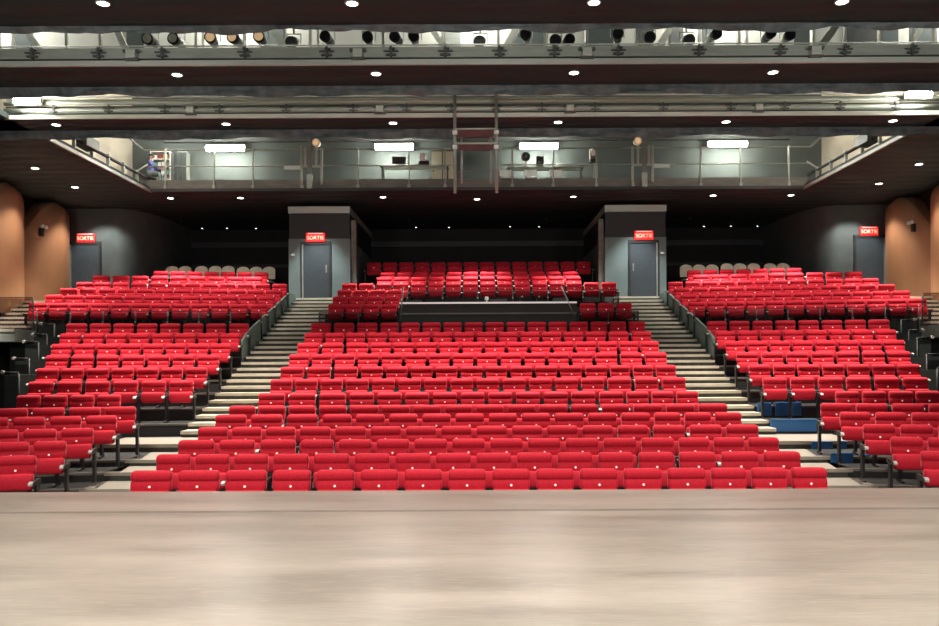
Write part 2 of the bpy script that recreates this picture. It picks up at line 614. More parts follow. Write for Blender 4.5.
# ------------------------------------------------------------------ shell: stage, floor, walls
mb = MB().box(-16, 16, -8, 9.30, -0.12, 0)
struct('floor_stage', mb, M['stage'], 'worn pale brown stage floor in front of the seats')
struct('floor_seam', MB().box(-16, 16, 8.0, 8.09, -0.01, 0.002), M['seam'], 'thin darker seam across the stage floor')
mb = MB().box(-16, 16, 9.0, 9.28, -1.1, -0.12)
struct('trim_1', mb, M['black_metal'])
mb = MB().box(-16, 16, 9.28, 34, -1.2, -0.86)
struct('floor', mb, M['tier'], 'dark hall floor under the seating')
for sx, n in ((-1, 'left'), (1, 'right')):
    mb = MB().box(sx * 14.2 - 0.1, sx * 14.2 + 0.1, 8.0, 33, -1.2, 11.2)
    struct('wall_' + n, mb, M['dark_wall'], 'dark %s side wall of the hall' % n)
mb = MB().box(-14.1, 14.1, 32.0, 32.2, -1.2, 11.2)
struct('wall_back', mb, M['dark_wall'], 'black back wall behind the top rows')
for i, (z0, z1, yy) in enumerate(((5.98, 6.2, 31.85), (5.2, 5.32, 31.9))):
    mb = MB().box(-12.1, 12.1, yy, 32.0, z0, z1)
    struct('trim_%d' % (i + 2), mb, M['charcoal'])

# seating tiers, centre: each a slab with a pale nosing hidden behind the seats
FRONT = 0.42
tiers = [(d, z) for (d, t), z in zip(CEN, CENZ)]
for i, (d, z) in enumerate(tiers):
    y1 = tiers[i + 1][0] - FRONT + 0.02 if i + 1 < len(tiers) else 22.3
    mb = MB().box(-4.42, 4.42, d - FRONT, y1, -0.9, z)
    struct('floor_tier', mb, M['tier'])
up = [(d, z) for (d, t), z in zip(UPC, UPZ)]
for i, (d, z) in enumerate(up):
    y1 = up[i + 1][0] - FRONT + 0.02 if i + 1 < len(up) else 32.0
    mb = MB().box(-4.42 if i < 4 else -4.15, 4.42 if i < 4 else 4.15, d - FRONT, y1, z - 1.2, z)
    struct('floor_tier', mb, M['tier'])

# side tiers (turned a little towards the stage)
for sn, sg in (('left', -1), ('right', 1)):
    lst = TIER[sn]
    for i, (zone, d, z, s, th, xe) in enumerate(lst):
        nxt = lst[i + 1] if i + 1 < len(lst) else None
        dep = (nxt[1] - d) + 0.02 if nxt else 5.0
        if zone == 'up' and i + 1 < len(lst) and lst[i + 1][5] != xe:
            xe2 = xe
        if zone == 'low' and nxt and nxt[0] == 'mid':
            dep = 2.3
        if zone == 'mid' and nxt and nxt[0] == 'up':
            dep = 1.95
        L = s + (0.1 if zone == 'low' else 0.25)
        x_in = -0.04 if zone != 'low' else 0.12
        if zone == 'mid' and xe > 6.5:
            x_in = 1.1
        if zone == 'up' and xe > 6.5:
            x_in = 1.0
        a = math.radians(th)
        mb = MB()
        if sg < 0:
            mb.box(-L, x_in, -FRONT, dep - FRONT, -1.3 if zone != 'up' else -1.6, 0, rot=a, org=(-xe, d, z))
        else:
            mb.box(-x_in, L, -FRONT, dep - FRONT, -1.3 if zone != 'up' else -1.6, 0, rot=-a, org=(xe, d, z))
        o = struct('floor_tier', mb, M['tier'])
        # pale edge strip on the lower blocks' platforms / blue panels in the risers at the right
        nose = MB()
        if zone != 'up':
            if sg < 0:
                nose.box(-L, x_in, -FRONT - 0.012, -FRONT + 0.05, -0.035, 0.004, rot=a, org=(-xe, d, z))
            else:
                nose.box(-x_in, L, -FRONT - 0.012, -FRONT + 0.05, -0.035, 0.004, rot=-a, org=(xe, d, z))
            struct('trim_%d' % (4 + i), nose, M['fascia'])

# blue boards standing in the gaps of the right block's risers
BLUE = [(767, 388, 778, 399, 17.93), (757, 402.5, 771, 415.5, 17.1), (775, 402, 801, 415.5, 17.02), (770, 419, 816, 431.5, 16.22),
        (811, 441.5, 832, 449.5, 14.7), (838, 441.5, 846, 449.5, 14.7), (830, 453, 852, 463.2, 13.53), (859, 455, 869, 463.2, 13.53)]
BL = ['small blue board in the riser high beside the right aisle stairs', 'narrow blue board under the end seat by the right aisle',
      'bright blue board under the second seat by the right aisle', 'wide blue board in the riser above the cross aisle landing',
      'blue board below the cross aisle landing at the right block', 'small blue scrap beside the board below the landing',
      'blue board in the riser under the second step of the lower right block', 'small blue board behind the end seat legs, lower right block']
for (x0, y0, x1, y1, D), lb in zip(BLUE, BL):
    a, b = W(x0, y1 + 1.5, D), W(x1, y0 + 1.5, D)
    mb = MB().box(a.x, b.x, D - 0.025, D, a.z, b.z)
    mb.box(a.x, b.x, D - 0.035, D - 0.025, b.z - 0.025, b.z)
    tag(mb.build('blue_board', M['blue'], bevel=0.006), lb, 'board', 'blue boards in the right block risers')

# ------------------------------------------------------------------ aisle stairs
TREADS = []
lowz = [(CEN[i][0] - FRONT - 0.03, CENZ[i]) for i in range(0, 6)]
for y, z in lowz:
    TREADS.append((y, z))
TREADS.append((14.72, CENZ[6]))
ys = [(CEN[i][0] - FRONT - 0.03, CENZ[i]) for i in range(7, 13)]
prev = TREADS[-1]
for y, z in ys:
    TREADS.append((y - 0.42, (prev[1] + z) / 2))
    TREADS.append((y, z))
    prev = (y, z)
y, z = prev
while y < 25.95:
    y += 0.405
    z += 0.1375
    TREADS.append((y, z))
for sg, sn in ((-1, 'left'), (1, 'right')):
    root = empty('aisle_staircase', (sg * 5.17, 9.5, -0.86), 'long %s aisle staircase of pale treads climbing to a door' % sn, 'staircase', 'aisle staircases')
    for i, (y, z) in enumerate(TREADS):
        y1 = TREADS[i + 1][0] + 0.03 if i + 1 < len(TREADS) else 26.48
        mb = MB()
        x0, x1 = (4.43, 5.9) if y > 14 else (4.43, 5.95)
        if abs(y - 14.72) < 0.01:
            x1 = 7.0
        h = 0.055 if y < 14.6 else 0.062
        zb = max(-0.86, z - 0.5)
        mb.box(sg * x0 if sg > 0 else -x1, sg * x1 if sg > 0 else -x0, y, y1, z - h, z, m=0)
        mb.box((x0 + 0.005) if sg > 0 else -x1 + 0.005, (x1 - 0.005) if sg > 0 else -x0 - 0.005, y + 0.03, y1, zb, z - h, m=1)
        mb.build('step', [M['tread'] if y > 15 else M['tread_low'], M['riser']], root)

# sloping grey-green side panels of the upper stairs
for sg, sn in ((-1, 'left'), (1, 'right')):
    mb = MB()
    x = sg * 6.0
    mb.prism([(20.5, 1.5), (20.5, 2.02), (21.1, 2.3), (25.6, 3.66), (26.4, 3.66), (26.4, 2.6)], x - 0.03, x + 0.03)
    struct('wall_stair_' + sn, mb, M['stringer'])

# ------------------------------------------------------------------ control desk
dl, dr, dy = -2.12, 2.68, 21.85
ztop = CZ + (HY - 302) * dy / F
zfl = 1.75
root = empty('control_desk', ((dl + dr) / 2, dy + 0.5, zfl), 'long black sound control desk in the middle of the seating with a pale top edge', 'desk')
MB().box(dl, dr, dy, dy + 0.06, zfl, ztop - 0.03).build('front_panel', M['desk'], root)
MB().box(dl, dr, dy - 0.03, dy + 0.95, ztop - 0.045, ztop).build('desk_top', M['plate'], root)
MB().box(dl, dr, dy - 0.02, dy, ztop - 0.33, ztop - 0.29).build('trim_strip', M['fascia'], root)
for xx in (dl, dr - 0.05):
    MB().box(xx, xx + 0.05, dy + 0.06, dy + 0.95, zfl, ztop - 0.03).build('side_panel', M['desk'], root)
mb = MB()
mb.cyl((dl + 0.02, dy, ztop - 0.5), (dl + 0.12, dy - 0.05, ztop + 0.42), 0.018, n=8)
mb.build('support_bar', M['rail'], root)
mb = MB()
mb.cyl((dr - 0.02, dy, ztop - 0.5), (dr - 0.42, dy - 0.03, ztop + 0.42), 0.018, n=8)
mb.build('support_bar', M['rail'], root)
MB().box(dl, dr, dy + 0.98, dy + 1.2, 1.6, ztop - 0.4)
# equipment standing on the desk
def desk_item(name, x0p, x1p, hpx, depth, label, cat, material, slope=True, dd=0.25):
    D = dy + dd
    a = (x0p - CX) * D / F; b = (x1p - CX) * D / F
    h = hpx * D / F
    r = empty(name, ((a + b) / 2, D, ztop), label, cat)
    mb = MB()
    if slope:
        mb.prism([(D, ztop), (D, ztop + h * 0.55), (D + depth, ztop + h), (D + depth, ztop)], a, b)
    else:
        mb.box(a, b, D, D + depth, ztop, ztop + h)
    mb.build('housing', material, r, bevel=0.008)
    n = max(3, int((b - a) / 0.07))
    for q in range(min(n, 8)):
        xx = a + (b - a) * (q + 0.5) / min(n, 8)
        zt = ztop + h * (0.78 if slope else 1.0)
        MB().cyl((xx, D + depth * 0.5, zt - 0.01), (xx, D + depth * 0.5, zt + 0.02), 0.01, n=6).build('control_knob', M['steel_dark'], r)
    return r


desk_item('mixing_console', 405, 421, 3.5, 0.35, 'low black mixing console at the left end of the control desk', 'console', M['black_metal'])
desk_item('lighting_console', 490.5, 507.5, 4.2, 0.35, 'black lighting console beside the small white lamp on the control desk', 'console', M['black_metal'])
desk_item('effects_rack', 554, 569, 4.2, 0.35, 'black equipment box at the right end of the control desk', 'rack', M['black_metal'], slope=False)
p = W(487, 300, dy + 0.2)
r = empty('desk_lamp', (p.x, dy + 0.2, ztop), 'small white desk lamp standing on the control desk', 'lamp')
MB().cyl((p.x, dy + 0.2, ztop), (p.x, dy + 0.2, ztop + 0.02), 0.05, n=14).build('base', M['white_plastic'], r)
MB().cyl((p.x, dy + 0.2, ztop + 0.02), (p.x, dy + 0.2, ztop + 0.08), 0.012, n=8).build('stem', M['white_plastic'], r)
MB().cyl((p.x, dy + 0.2, ztop + 0.07), (p.x, dy + 0.2, ztop + 0.155), 0.055, 0.045, n=14).build('lamp_shade', M['white_plastic'], r)
for px_, lb in ((520, 'small black gooseneck microphone near the middle of the control desk'), (537, 'black gooseneck microphone between the other one and the equipment box')):
    p = W(px_, 300, dy + 0.3)
    r = empty('gooseneck_microphone', (p.x, p.y, ztop), lb, 'microphone', 'gooseneck microphones on the control desk')
    MB().cyl((p.x, p.y, ztop), (p.x, p.y, ztop + 0.025), 0.045, n=12).build('base', M['black_metal'], r)
    mb = MB()
    pts = [(0, 0), (0.0, 0.06), (0.02, 0.11), (0.055, 0.14)]
    for a, b in zip(pts, pts[1:]):
        mb.cyl((p.x + a[0], p.y, ztop + 0.02 + a[1]), (p.x + b[0], p.y, ztop + 0.02 + b[1]), 0.009, n=6)
    mb.build('neck', M['black_metal'], r)
    MB().cyl((p.x + 0.05, p.y, ztop + 0.155), (p.x + 0.085, p.y, ztop + 0.175), 0.016, n=8).build('head', M['rail'], r)


# ------------------------------------------------------------------ smoked glass barriers
def barrier(p0, p1, h, label, n=4, group='smoked glass barriers'):
    p0, p1 = Vector(p0), Vector(p1)
    mid = (p0 + p1) / 2
    r = empty('glass_barrier', mid, label, 'barrier', group)
    mb = MB()
    mb.bar(p0 + Vector((0, 0, h / 2)), p1 + Vector((0, 0, h / 2)), 0.012, h - 0.04)
    mb.build('glass_panel', M['glass'], r)
    mb = MB()
    mb.bar(p0 + Vector((0, 0, h)), p1 + Vector((0, 0, h)), 0.03, 0.025)
    mb.build('top_rail', M['maroon'], r)
    for k in range(n + 1):
        q = p0.lerp(p1, k / n)
        MB().cyl(q, q + Vector((0, 0, h)), 0.02, n=8).build('post', M['black_metal'], r)
        MB().cyl(q + Vector((0, -0.03, h * 0.62)), q + Vector((0, -0.045, h * 0.62)), 0.022, n=8).build('clamp', M['rail'], r)
    return r


zb = 2.1
for sg, sn in ((-1, 'left'), (1, 'right')):
    th = math.radians(9)
    a = Vector((sg * 5.95, 22.2, zb))
    L = 5.75
    b = Vector((sg * (5.95 + L * math.cos(th)), 22.2 - L * math.sin(th), zb))
    barrier(a, b, 0.75, 'long smoked glass barrier in front of the upper %s seat block' % sn, 7)
    c = Vector((b.x + sg * 0.05, b.y - 0.1, 2.332))
    e = c + Vector((sg * 0.95, -0.1, 0))
    barrier(c, e, 0.86, 'short smoked glass barrier at the outer end of the upper %s block' % sn, 1)
barrier((-4.35, 22.15, 2.0), (-2.2, 22.15, 2.0), 0.82, 'smoked glass barrier between the control desk and the left aisle stairs', 2)
barrier((2.75, 22.15, 2.0), (4.4, 22.15, 2.0), 0.82, 'smoked glass barrier between the control desk and the right aisle stairs', 2)
barrier((-2.15, 24.75, 3.02), (4.3, 24.75, 3.02), 0.62, 'smoked glass barrier behind the control desk', 6)
mb = MB().box(-2.0, 4.3, 23.3, 24.85, 2.4, 3.02)
struct('floor_tier', mb, M['tier'])

# ------------------------------------------------------------------ back piers with doors, exit signs
def exit_sign(c, label):
    r = empty('exit_sign', c, label, 'sign', 'red exit signs over the doors')
    w, h = 0.62, 0.30
    MB().box(c.x - w / 2, c.x + w / 2, c.y - 0.05, c.y, c.z - h / 2, c.z + h / 2).build('sign_box', M['exit_red'], r, bevel=0.02)
    MB().box(c.x - w * 0.40, c.x + w * 0.40, c.y - 0.056, c.y - 0.05, c.z + h * 0.36, c.z + h * 0.46).build('light_bar', M['exit_bar'], r)
    fc = bpy.data.curves.new('exit_letters', 'FONT')
    fc.body = 'SORTIE'
    fc.size = 0.172
    fc.align_x = 'CENTER'
    fc.align_y = 'CENTER'
    fc.extrude = 0.003
    fc.offset = 0.001
    fo = bpy.data.objects.new('exit_letters', fc)
    COL.objects.link(fo)
    me = bpy.data.meshes.new_from_object(fo.evaluated_get(bpy.context.evaluated_depsgraph_get()))
    bpy.data.objects.remove(fo)
    t = bpy.data.objects.new('lettering', me)
    COL.objects.link(t)
    me.materials.clear()
    me.materials.append(M['exit_text'])
    t.parent = r
    t.location = (0, -0.058, -0.02)
    t.rotation_euler = (math.pi / 2, 0, 0)
    t['label'] = 'glowing word SORTIE'
    return r


def door(n, x0, x1, y, z0, z1, hinge_left, label):
    d = empty('door_%d' % n, ((x0 + x1) / 2, y, z0), label)
    d['kind'] = 'structure'
    MB().box(x0, x1, y - 0.03, y + 0.01, z0, z1).build('door_leaf', M['door'], d)
    fr = MB()
    fr.box(x0 - 0.07, x0, y - 0.06, y + 0.01, z0, z1)
    fr.box(x1, x1 + 0.07, y - 0.06, y + 0.01, z0, z1)
    fr.box(x0 - 0.07, x1 + 0.07, y - 0.06, y + 0.01, z1, z1 + 0.1)
    fr.build('door_frame', M['charcoal'], d)
    e = MB()
    xe = x0 if hinge_left else x1
    e.box(xe - 0.022, xe + 0.022, y - 0.07, y - 0.03, z0, z1)
    e.build('bright_edge', M['rail'], d)
    hx = x1 - 0.09 if hinge_left else x0 + 0.09
    h = MB()
    h.box(hx - 0.02, hx + 0.02, y - 0.045, y - 0.03, z0 + 0.85, z0 + 1.1)
    h.cyl((hx, y - 0.045, z0 + 0.98), (hx, y - 0.1, z0 + 0.98), 0.012, n=8)
    h.build('door_handle', M['rail'], d)


YP = 26.5
zfl = TREADS[-1][1]
for sg, sn in ((-1, 'left'), (1, 'right')):
    xo, xi = sg * 6.2, sg * 4.18
    xa, xb = min(xo, xi), max(xo, xi)
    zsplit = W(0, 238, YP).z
    mb = MB()
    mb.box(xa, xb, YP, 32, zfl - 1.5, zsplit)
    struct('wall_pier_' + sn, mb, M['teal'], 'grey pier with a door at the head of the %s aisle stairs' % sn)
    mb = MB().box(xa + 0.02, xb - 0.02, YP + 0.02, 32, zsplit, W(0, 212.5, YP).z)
    struct('wall_pier_top_' + sn, mb, M['charcoal'])  # upper band, darker than the pier below
    mb = MB().box(xa, xb, YP - 0.06, 32, W(0, 212.5, YP).z, W(0, 206, YP).z)
    struct('beam_' + sn, mb, M['steel_light'])
    # slim pipe column on the inner side
    xc = sg * 4.08
    mb = MB().box(xc - 0.08, xc + 0.08, YP + 0.1, YP + 0.35, zfl - 1.2, W(0, 219, YP).z)
    struct('column_' + sn, mb, M['fascia'])
    dx = -5.30 if sg < 0 else 5.45
    door(1 if sg < 0 else 2, dx - 0.43, dx + 0.43, YP - 0.005, zfl, W(0, 244, YP).z, sg < 0, 'dark slate door in the %s grey pier' % sn)
    exit_sign(Vector((dx, YP - 0.06, W(0, 237 if sg < 0 else 236.5, YP).z)), 'red SORTIE sign over the door of the %s grey pier' % sn)
    # small wall light
    q = W(294 if sg < 0 else 662.5, 254, YP)
    r = empty('wall_light', q, 'small white wall light beside the door of the %s pier' % sn, 'light', 'small wall lights by the pier doors')
    MB().cyl((q.x, YP, q.z), (q.x, YP - 0.05, q.z), 0.05, 0.045, n=14).build('base', M['steel_light'], r)
    MB().box(q.x - 0.06, q.x + 0.06, YP - 0.09, YP - 0.05, q.z - 0.035, q.z + 0.02).build('lamp_shade', M['white_plastic'], r, bevel=0.012)

# outer walls with a door, curving back towards the dark recess
for sg, sn in ((-1, 'left'), (1, 'right')):
    pts = []
    for k in range(13):
        t = k / 12
        a = t * math.pi / 2
        # flat piece then quarter round
        pts.append((-12.25 + 0.95 * math.sin(a), 27.4 + 2.6 * (1 - math.cos(a))))
    pl = [(-14.09, 27.4)] + pts + [(-11.3, 32.0)]
    mb = MB()
    rings = [[(sg * -x if sg > 0 else x, y, z) for x, y in pl] for z in (1.5, 6.7)]
    mb.loft(rings, closed=False, cap=False)
    o = struct('wall_recess_' + sn, mb, M['teal_dark'], 'dark grey curved wall around the outer %s door' % sn)
    dx = sg * 13.31
    z0 = 3.2
    zt = W(0, 243 if sg < 0 else 240, 27.4).z
    door(3 if sg < 0 else 4, dx - 0.48, dx + 0.48, 27.38, z0, zt, sg < 0, 'dark grey door in the curved wall at the far %s' % sn)
    exit_sign(Vector((sg * 13.25, 27.33, W(0, 236.5 if sg < 0 else 233.5, 27.4).z)), 'red SORTIE sign over the outer %s door' % sn)

# ------------------------------------------------------------------ copper wood wall panels
def wood_panel(sg, y0, y1, zb, zt, label):
    r = empty('wood_panel', (sg * 13.9, (y0 + y1) / 2, zb), label, 'wall panel', 'copper wood wall panels')
    mb = MB()
    n = 24
    rings = []
    for j in range(17):
        v = j / 16
        row = []
        for k in range(n + 1):
            u = k / n * 2 - 1
            arch = max(0.0, math.cos(u * math.pi / 2)) ** 0.85  # arched top builds the light scallop into the panel's outline
            top = zb + (zt - zb) * (0.64 + 0.36 * arch)
            z = zb + (top - zb) * v
            dep = 0.80 * (0.25 * math.sqrt(max(0, 1 - (u * 0.98) ** 2)) + 0.75 * math.cos(u * math.pi / 2 * 0.98)) * (1 if v < 0.93 else max(0.0, 1 - ((v - 0.93) / 0.07) ** 2 * 0.35))
            row.append((sg * (14.08 - dep), (y0 + y1) / 2 + u * (y1 - y0) / 2, z))
        rings.append(row)
    mb.loft(rings, closed=False, cap=False)
    # cap back to the wall along the top
    top = rings[-1]
    back = [(sg * 14.09, p[1], p[2]) for p in top]
    mb.loft([top, back], closed=False, cap=False)
    mb.build('curved_panel', M['wood'], r)
    return r


for sg, sn in ((-1, 'left'), (1, 'right')):
    wood_panel(sg, 24.72, 27.3, 2.9, min(ZC - 0.03, W(0, 198 if sg < 0 else 195, 25.6).z), 'copper coloured wood wall panel shaped as its light scallop, next to the outer %s door' % sn)
    wood_panel(sg, 21.9, 24.7, 2.9, min(ZC - 0.02, W(0, 180 if sg < 0 else 177, 23.3).z), 'copper coloured wood wall panel shaped as its light scallop, nearer the stage on the %s wall' % sn)
    # small twin wall spot on the panel
    q = W(38 if sg < 0 else 914, 226, 25.1)
    x = sg * 13.57
    r = empty('twin_spot', (x, 25.1, q.z), 'small twin emergency spot on the copper wood panel at the %s' % sn, 'light', 'twin emergency spots on the wood panels')
    MB().box(x - 0.05, x + 0.05, 25.05, 25.18, q.z - 0.25, q.z).build('battery_box', M['black_metal'], r, bevel=0.01)
    for dyy in (-0.09, 0.09):
        mb = MB().cyl((x - sg * 0.05, 25.1 + dyy, q.z + 0.05), (x - sg * 0.14, 25.06 + dyy, q.z + 0.03), 0.05, 0.06, n=10)
        h = mb.build('spot_head', M['lens_white'], r)

# ------------------------------------------------------------------ side stairs and voids at the far left / right edges
for sg, sn in ((-1, 'left'), (1, 'right')):
    root = empty('side_staircase', (sg * 13.0, 21.5, 2.2), 'pale side staircase by the wood panels at the %s wall' % sn, 'staircase', 'side staircases by the wood panels')
    for k in range(8):
        z = 2.35 + 0.135 * k
        y = 21.4 + 0.3 * k
        mb = MB()
        x0, x1 = (-13.25, -12.15) if sg < 0 else (12.15, 13.25)
        mb.box(x0, x1, y, y + 0.36, z - 0.06, z, m=0)
        mb.box(x0, x1, y + 0.03, y + 0.36, z - 0.3, z - 0.06, m=1)
        mb.build('step', [M['tread_lit'], M['riser']], root)
    x0, x1 = (-14.0, -11.65) if sg < 0 else (11.65, 14.0)
    mb = MB().box(x0, x1, 20.3, 21.45, 2.02, 2.33)
    mb.build('landing', M['steel_light'], root)
    mb = MB().box(x0, x1, 20.26, 20.3, 2.27, 2.34)
    mb.build('landing_edge', M['tread_lit'], root)
    mb = MB().box(x0, x1, 23.7, 27.0, 2.6, 3.28)
    struct('floor_upper_' + sn, mb, M['tread'])
    # stepped dark end panels with handrail tips beside the middle block
    ends = [(12, 331, 346, 20.6), (44, 0, 0, 0)]
    pos = [(46, 318, 17.9 + 3), (40, 331.5, 20.2), (33, 345, 19.4), (25, 356, 18.6), (15, 371, 17.8), (5, 386, 17.0)]
    tips = [(42, 321.5, 20.9), (34, 332, 20.2), (25, 339.5, 19.4), (15, 356, 18.5), (4, 370, 17.7)]
    for j, (px_, py_, D) in enumerate(tips):
        q = W(px_ if sg < 0 else 2 * CX - px_, py_, D)
        q = Vector((q.x, D, q.z))
        w = 0.5
        r = empty('end_guard', (q.x, D, q.z - 1.3), '%s dark end guard with a short handrail from the top, outside the %s seat block' % (ORD[j], sn), 'guard', 'stepped end guards beside the seat blocks')
        mb = MB()
        xi = q.x - sg * 0.35
        mb.box(min(q.x, xi), max(q.x, xi), D, D + 0.75, q.z - 1.6, q.z - 0.06)
        mb.build('side_panel', M['guard'], r)
        mb = MB()
        mb.cyl((q.x, D - 0.04, q.z), (xi, D - 0.04, q.z - 0.01), 0.018, n=8)
        mb.cyl((xi, D - 0.04, q.z - 0.01), (xi, D - 0.04, q.z - 1.4), 0.022, n=8)
        mb.build('handrail', M['black_metal'], r)
        MB().cyl((q.x, D - 0.08, q.z), (q.x, D + 0.0, q.z), 0.035, n=8).build('rail_tip', M['cap'], r)

# ------------------------------------------------------------------ ceiling panels
dA, dB, dC, dG = DC(24), DC(64.5), DC(117.2), DC(190)
CE = []


def cpanel(name, x0, x1, y0, y1, z0=ZC, h=0.12):
    return struct(name, MB().box(x0, x1, y0, y1, z0, z0 + h), M['ceil'])


cpanel('ceiling_1', -14.1, 14.1, 6.0, dA)
cpanel('ceiling_2', -14.1, 14.1, dB, DC(85))
cpanel('ceiling_3', -14.1, 14.1, dC, DC(128.5))
cpanel('ceiling_4', -14.1, 14.1, dG, 32.0)
cpanel('ceiling_5', -14.1, -10.0, DC(94), dG)
cpanel('ceiling_6', 10.0, 14.1, DC(94), dG)
struct('ceiling_7', MB().box(-14.2, 14.2, 5.0, 33, 11.1, 11.3), M['ceil'])
mb = MB().box(-14.1, 14.1, 6.0, 6.2, ZC, 11.2)
struct('wall_front_header', mb, M['dark_wall'])


def drape(y0, drop, label, seed):
    """crumpled black drape along the far edge of a ceiling panel"""
    rnd = random.Random(seed)
    mb = MB()
    n = 220
    rows = []
    ph = [rnd.uniform(0, 6.28) for _ in range(8)]
    for j in range(8):
        v = j / 7
        row = []
        for k in range(n + 1):
            x = -14 + 28 * k / n
            wv = 0.05 * math.sin(x * 2.3 + ph[0] + v * 3.5) + 0.035 * math.sin(x * 5.1 + ph[1] - v * 4) + 0.025 * math.sin(x * 10.3 + ph[2] + v * 6) + rnd.uniform(-.012, .012)
            e = 0.018 * math.sin(x * 1.3 + ph[3]) + 0.014 * math.sin(x * 3.7 + ph[4])
            row.append((x, y0 + 0.03 + 0.06 * v + wv * math.sin(min(1, v * 1.2) * 1.57), ZC + 0.02 - (drop + e) * v))
        rows.append(row)
    mb.loft(rows, closed=False, cap=False)
    o = mb.build('ceiling_drape', M['cloth'])
    return tag(o, label, 'drape', 'crumpled drapes along the ceiling panels')


drape(dA - 0.02, 0.10, 'crumpled black drape above the row of stage spotlights', 1)
drape(DC(85) - 0.02, 0.18, 'crumpled black drape just above the second lighting bridge', 2)
drape(DC(128.5) - 0.02, 0.20, 'crumpled grey black drape just above the gallery tube lights', 3)


# ------------------------------------------------------------------ lighting bridges (catwalks)
def catwalk(D, bands, brackets, boxes, label, bw, back=True):
    """bands: (top row, bottom row, material, part name)"""
    root = empty('lighting_bridge', (0, D, ZC), label, 'lighting bridge')
    for (ya, yb, m, nm, dy_, tubey) in bands:
        za, zb_ = W(0, ya, D).z, W(0, yb, D).z
        mb = MB()
        xl = 10.1 if D > 16 else 14.1
        if tubey:
            r = (za - zb_) / 2
            mb.cyl((-xl, D + dy_, zb_ + r), (xl, D + dy_, zb_ + r), r, n=14)
        else:
            mb.box(-xl, xl, D + dy_, D + dy_ + 0.05, zb_, za)
        mb.build(nm, m, root)
    za, zb_ = W(0, bw[0], D).z, W(0, bw[1], D).z
    for px_ in brackets:
        x = (px_ - CX) * D / F
        b = MB()
        b.box(x - 0.02, x + 0.02, D - 0.07, D - 0.02, zb_, za)
        b.box(x - 0.13, x + 0.13, D - 0.06, D - 0.03, zb_ + (za - zb_) * 0.50, zb_ + (za - zb_) * 0.62)
        b.box(x - 0.09, x + 0.09, D - 0.08, D - 0.03, zb_ + (za - zb_) * 0.12, zb_ + (za - zb_) * 0.28)
        b.box(x - 0.03, x + 0.07, D - 0.09, D - 0.03, zb_ + (za - zb_) * 0.70, zb_ + (za - zb_) * 0.82)
        b.build('pipe_clamp', M['steel_dark'], root)
    for px_ in boxes:
        x = (px_ - CX) * D / F
        b = MB()
        b.box(x - 0.08, x + 0.08, D - 0.14, D - 0.02, zb_ - 0.02, za - 0.06)
        j = b.build('junction_box', M['steel_light'], root, bevel=0.01)
        c = MB()
        c.box(x - 0.14, x + 0.14, D - 0.11, D - 0.03, za - 0.09, za - 0.05)
        c.box(x - 0.12, x + 0.12, D - 0.11, D - 0.03, zb_ - 0.05, zb_ - 0.02)
        c.build('bracket', M['steel_dark'], j)
    return root


c1 = catwalk(dB - 0.02, [(44.6, 46.2, M['steel_light'], 'top_rail', -0.03, True), (46.2, 56.8, M['steel'], 'face_panel', 0.0, False),
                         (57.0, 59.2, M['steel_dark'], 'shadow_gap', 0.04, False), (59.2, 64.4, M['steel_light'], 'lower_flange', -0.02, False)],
             [35, 101, 164.6, 247, 328.7, 392.8, 447, 501, 556, 619.5, 700, 781, 845.7, 912.8], [134.6, 360, 588, 815.6],
             'front lighting bridge carrying the row of stage spotlights', (47, 57.5))
c2 = catwalk(dC - 0.02, [(95.0, 96.6, M['white_plastic'], 'top_rail', -0.04, True), (97.0, 99.6, M['steel'], 'upper_panel', 0.03, False), (99.6, 103.6, M['steel_light'], 'upper_pipe', 0.0, True),
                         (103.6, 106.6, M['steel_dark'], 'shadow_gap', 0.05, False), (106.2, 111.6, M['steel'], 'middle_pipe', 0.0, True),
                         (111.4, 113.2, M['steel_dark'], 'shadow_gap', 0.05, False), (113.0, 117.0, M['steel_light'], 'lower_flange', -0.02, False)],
             [56, 111, 167, 221.5, 288, 355, 408, 452.5, 497, 543, 596, 664, 731.5, 785, 840.5, 895.7], [193, 381.6, 570.7, 758.7],
             'second lighting bridge of stacked grey pipes without spotlights', (104, 112))

# white back wall seen above the front bridge, with bracing
DW = dB + 1.25
mb = MB().box(-14.1, 14.1, DW, DW + 0.1, ZC + 0.1, 9.5)
struct('wall_bridge', mb, M['white_wall'], 'white wall behind the stage spotlights')
brace = [(27, 31, 42, 46, 6), (0, 30, 0, 46, 5), (15, 30, 15, 46, 3), (68, 30, 68, 46, 2), (102, 30, 102, 46, 3), (118, 30, 128, 46, 6), (198, 30, 198, 46, 4), (205, 30, 205, 46, 2), (246, 30, 246, 46, 5),
         (272, 30, 290, 46, 6), (312, 30, 312, 46, 3), (320, 30, 320, 46, 3), (385, 30, 385, 46, 6), (432, 30, 447, 46, 5), (444, 30, 444, 46, 2), (500, 30, 500, 46, 2), (519, 30, 507, 46, 7), (588, 30, 588, 46, 6), (638, 30, 638, 46, 5),
         (673, 30, 660, 46, 7), (701, 30, 701, 46, 4), (740, 30, 740, 46, 6), (748, 30, 748, 46, 4), (814, 30, 814, 46, 6), (838, 30, 822, 46, 7), (846, 30, 846, 46, 5), (881, 30, 881, 46, 5), (913, 30, 913, 46, 5), (925, 30, 912, 46, 5), (936, 30, 936, 46, 5)]
DBk = dB + 0.85
for i, (xa, ya, xb, yb, w) in enumerate(brace):
    a, b = W(xa, ya - 3, DBk), W(xb, yb + 3, DBk)
    mb = MB().bar(a, b, 0.05, w * DBk / F)
    mb.build('brace', M['white_wall'] if i % 3 else M['steel_light'], c1)
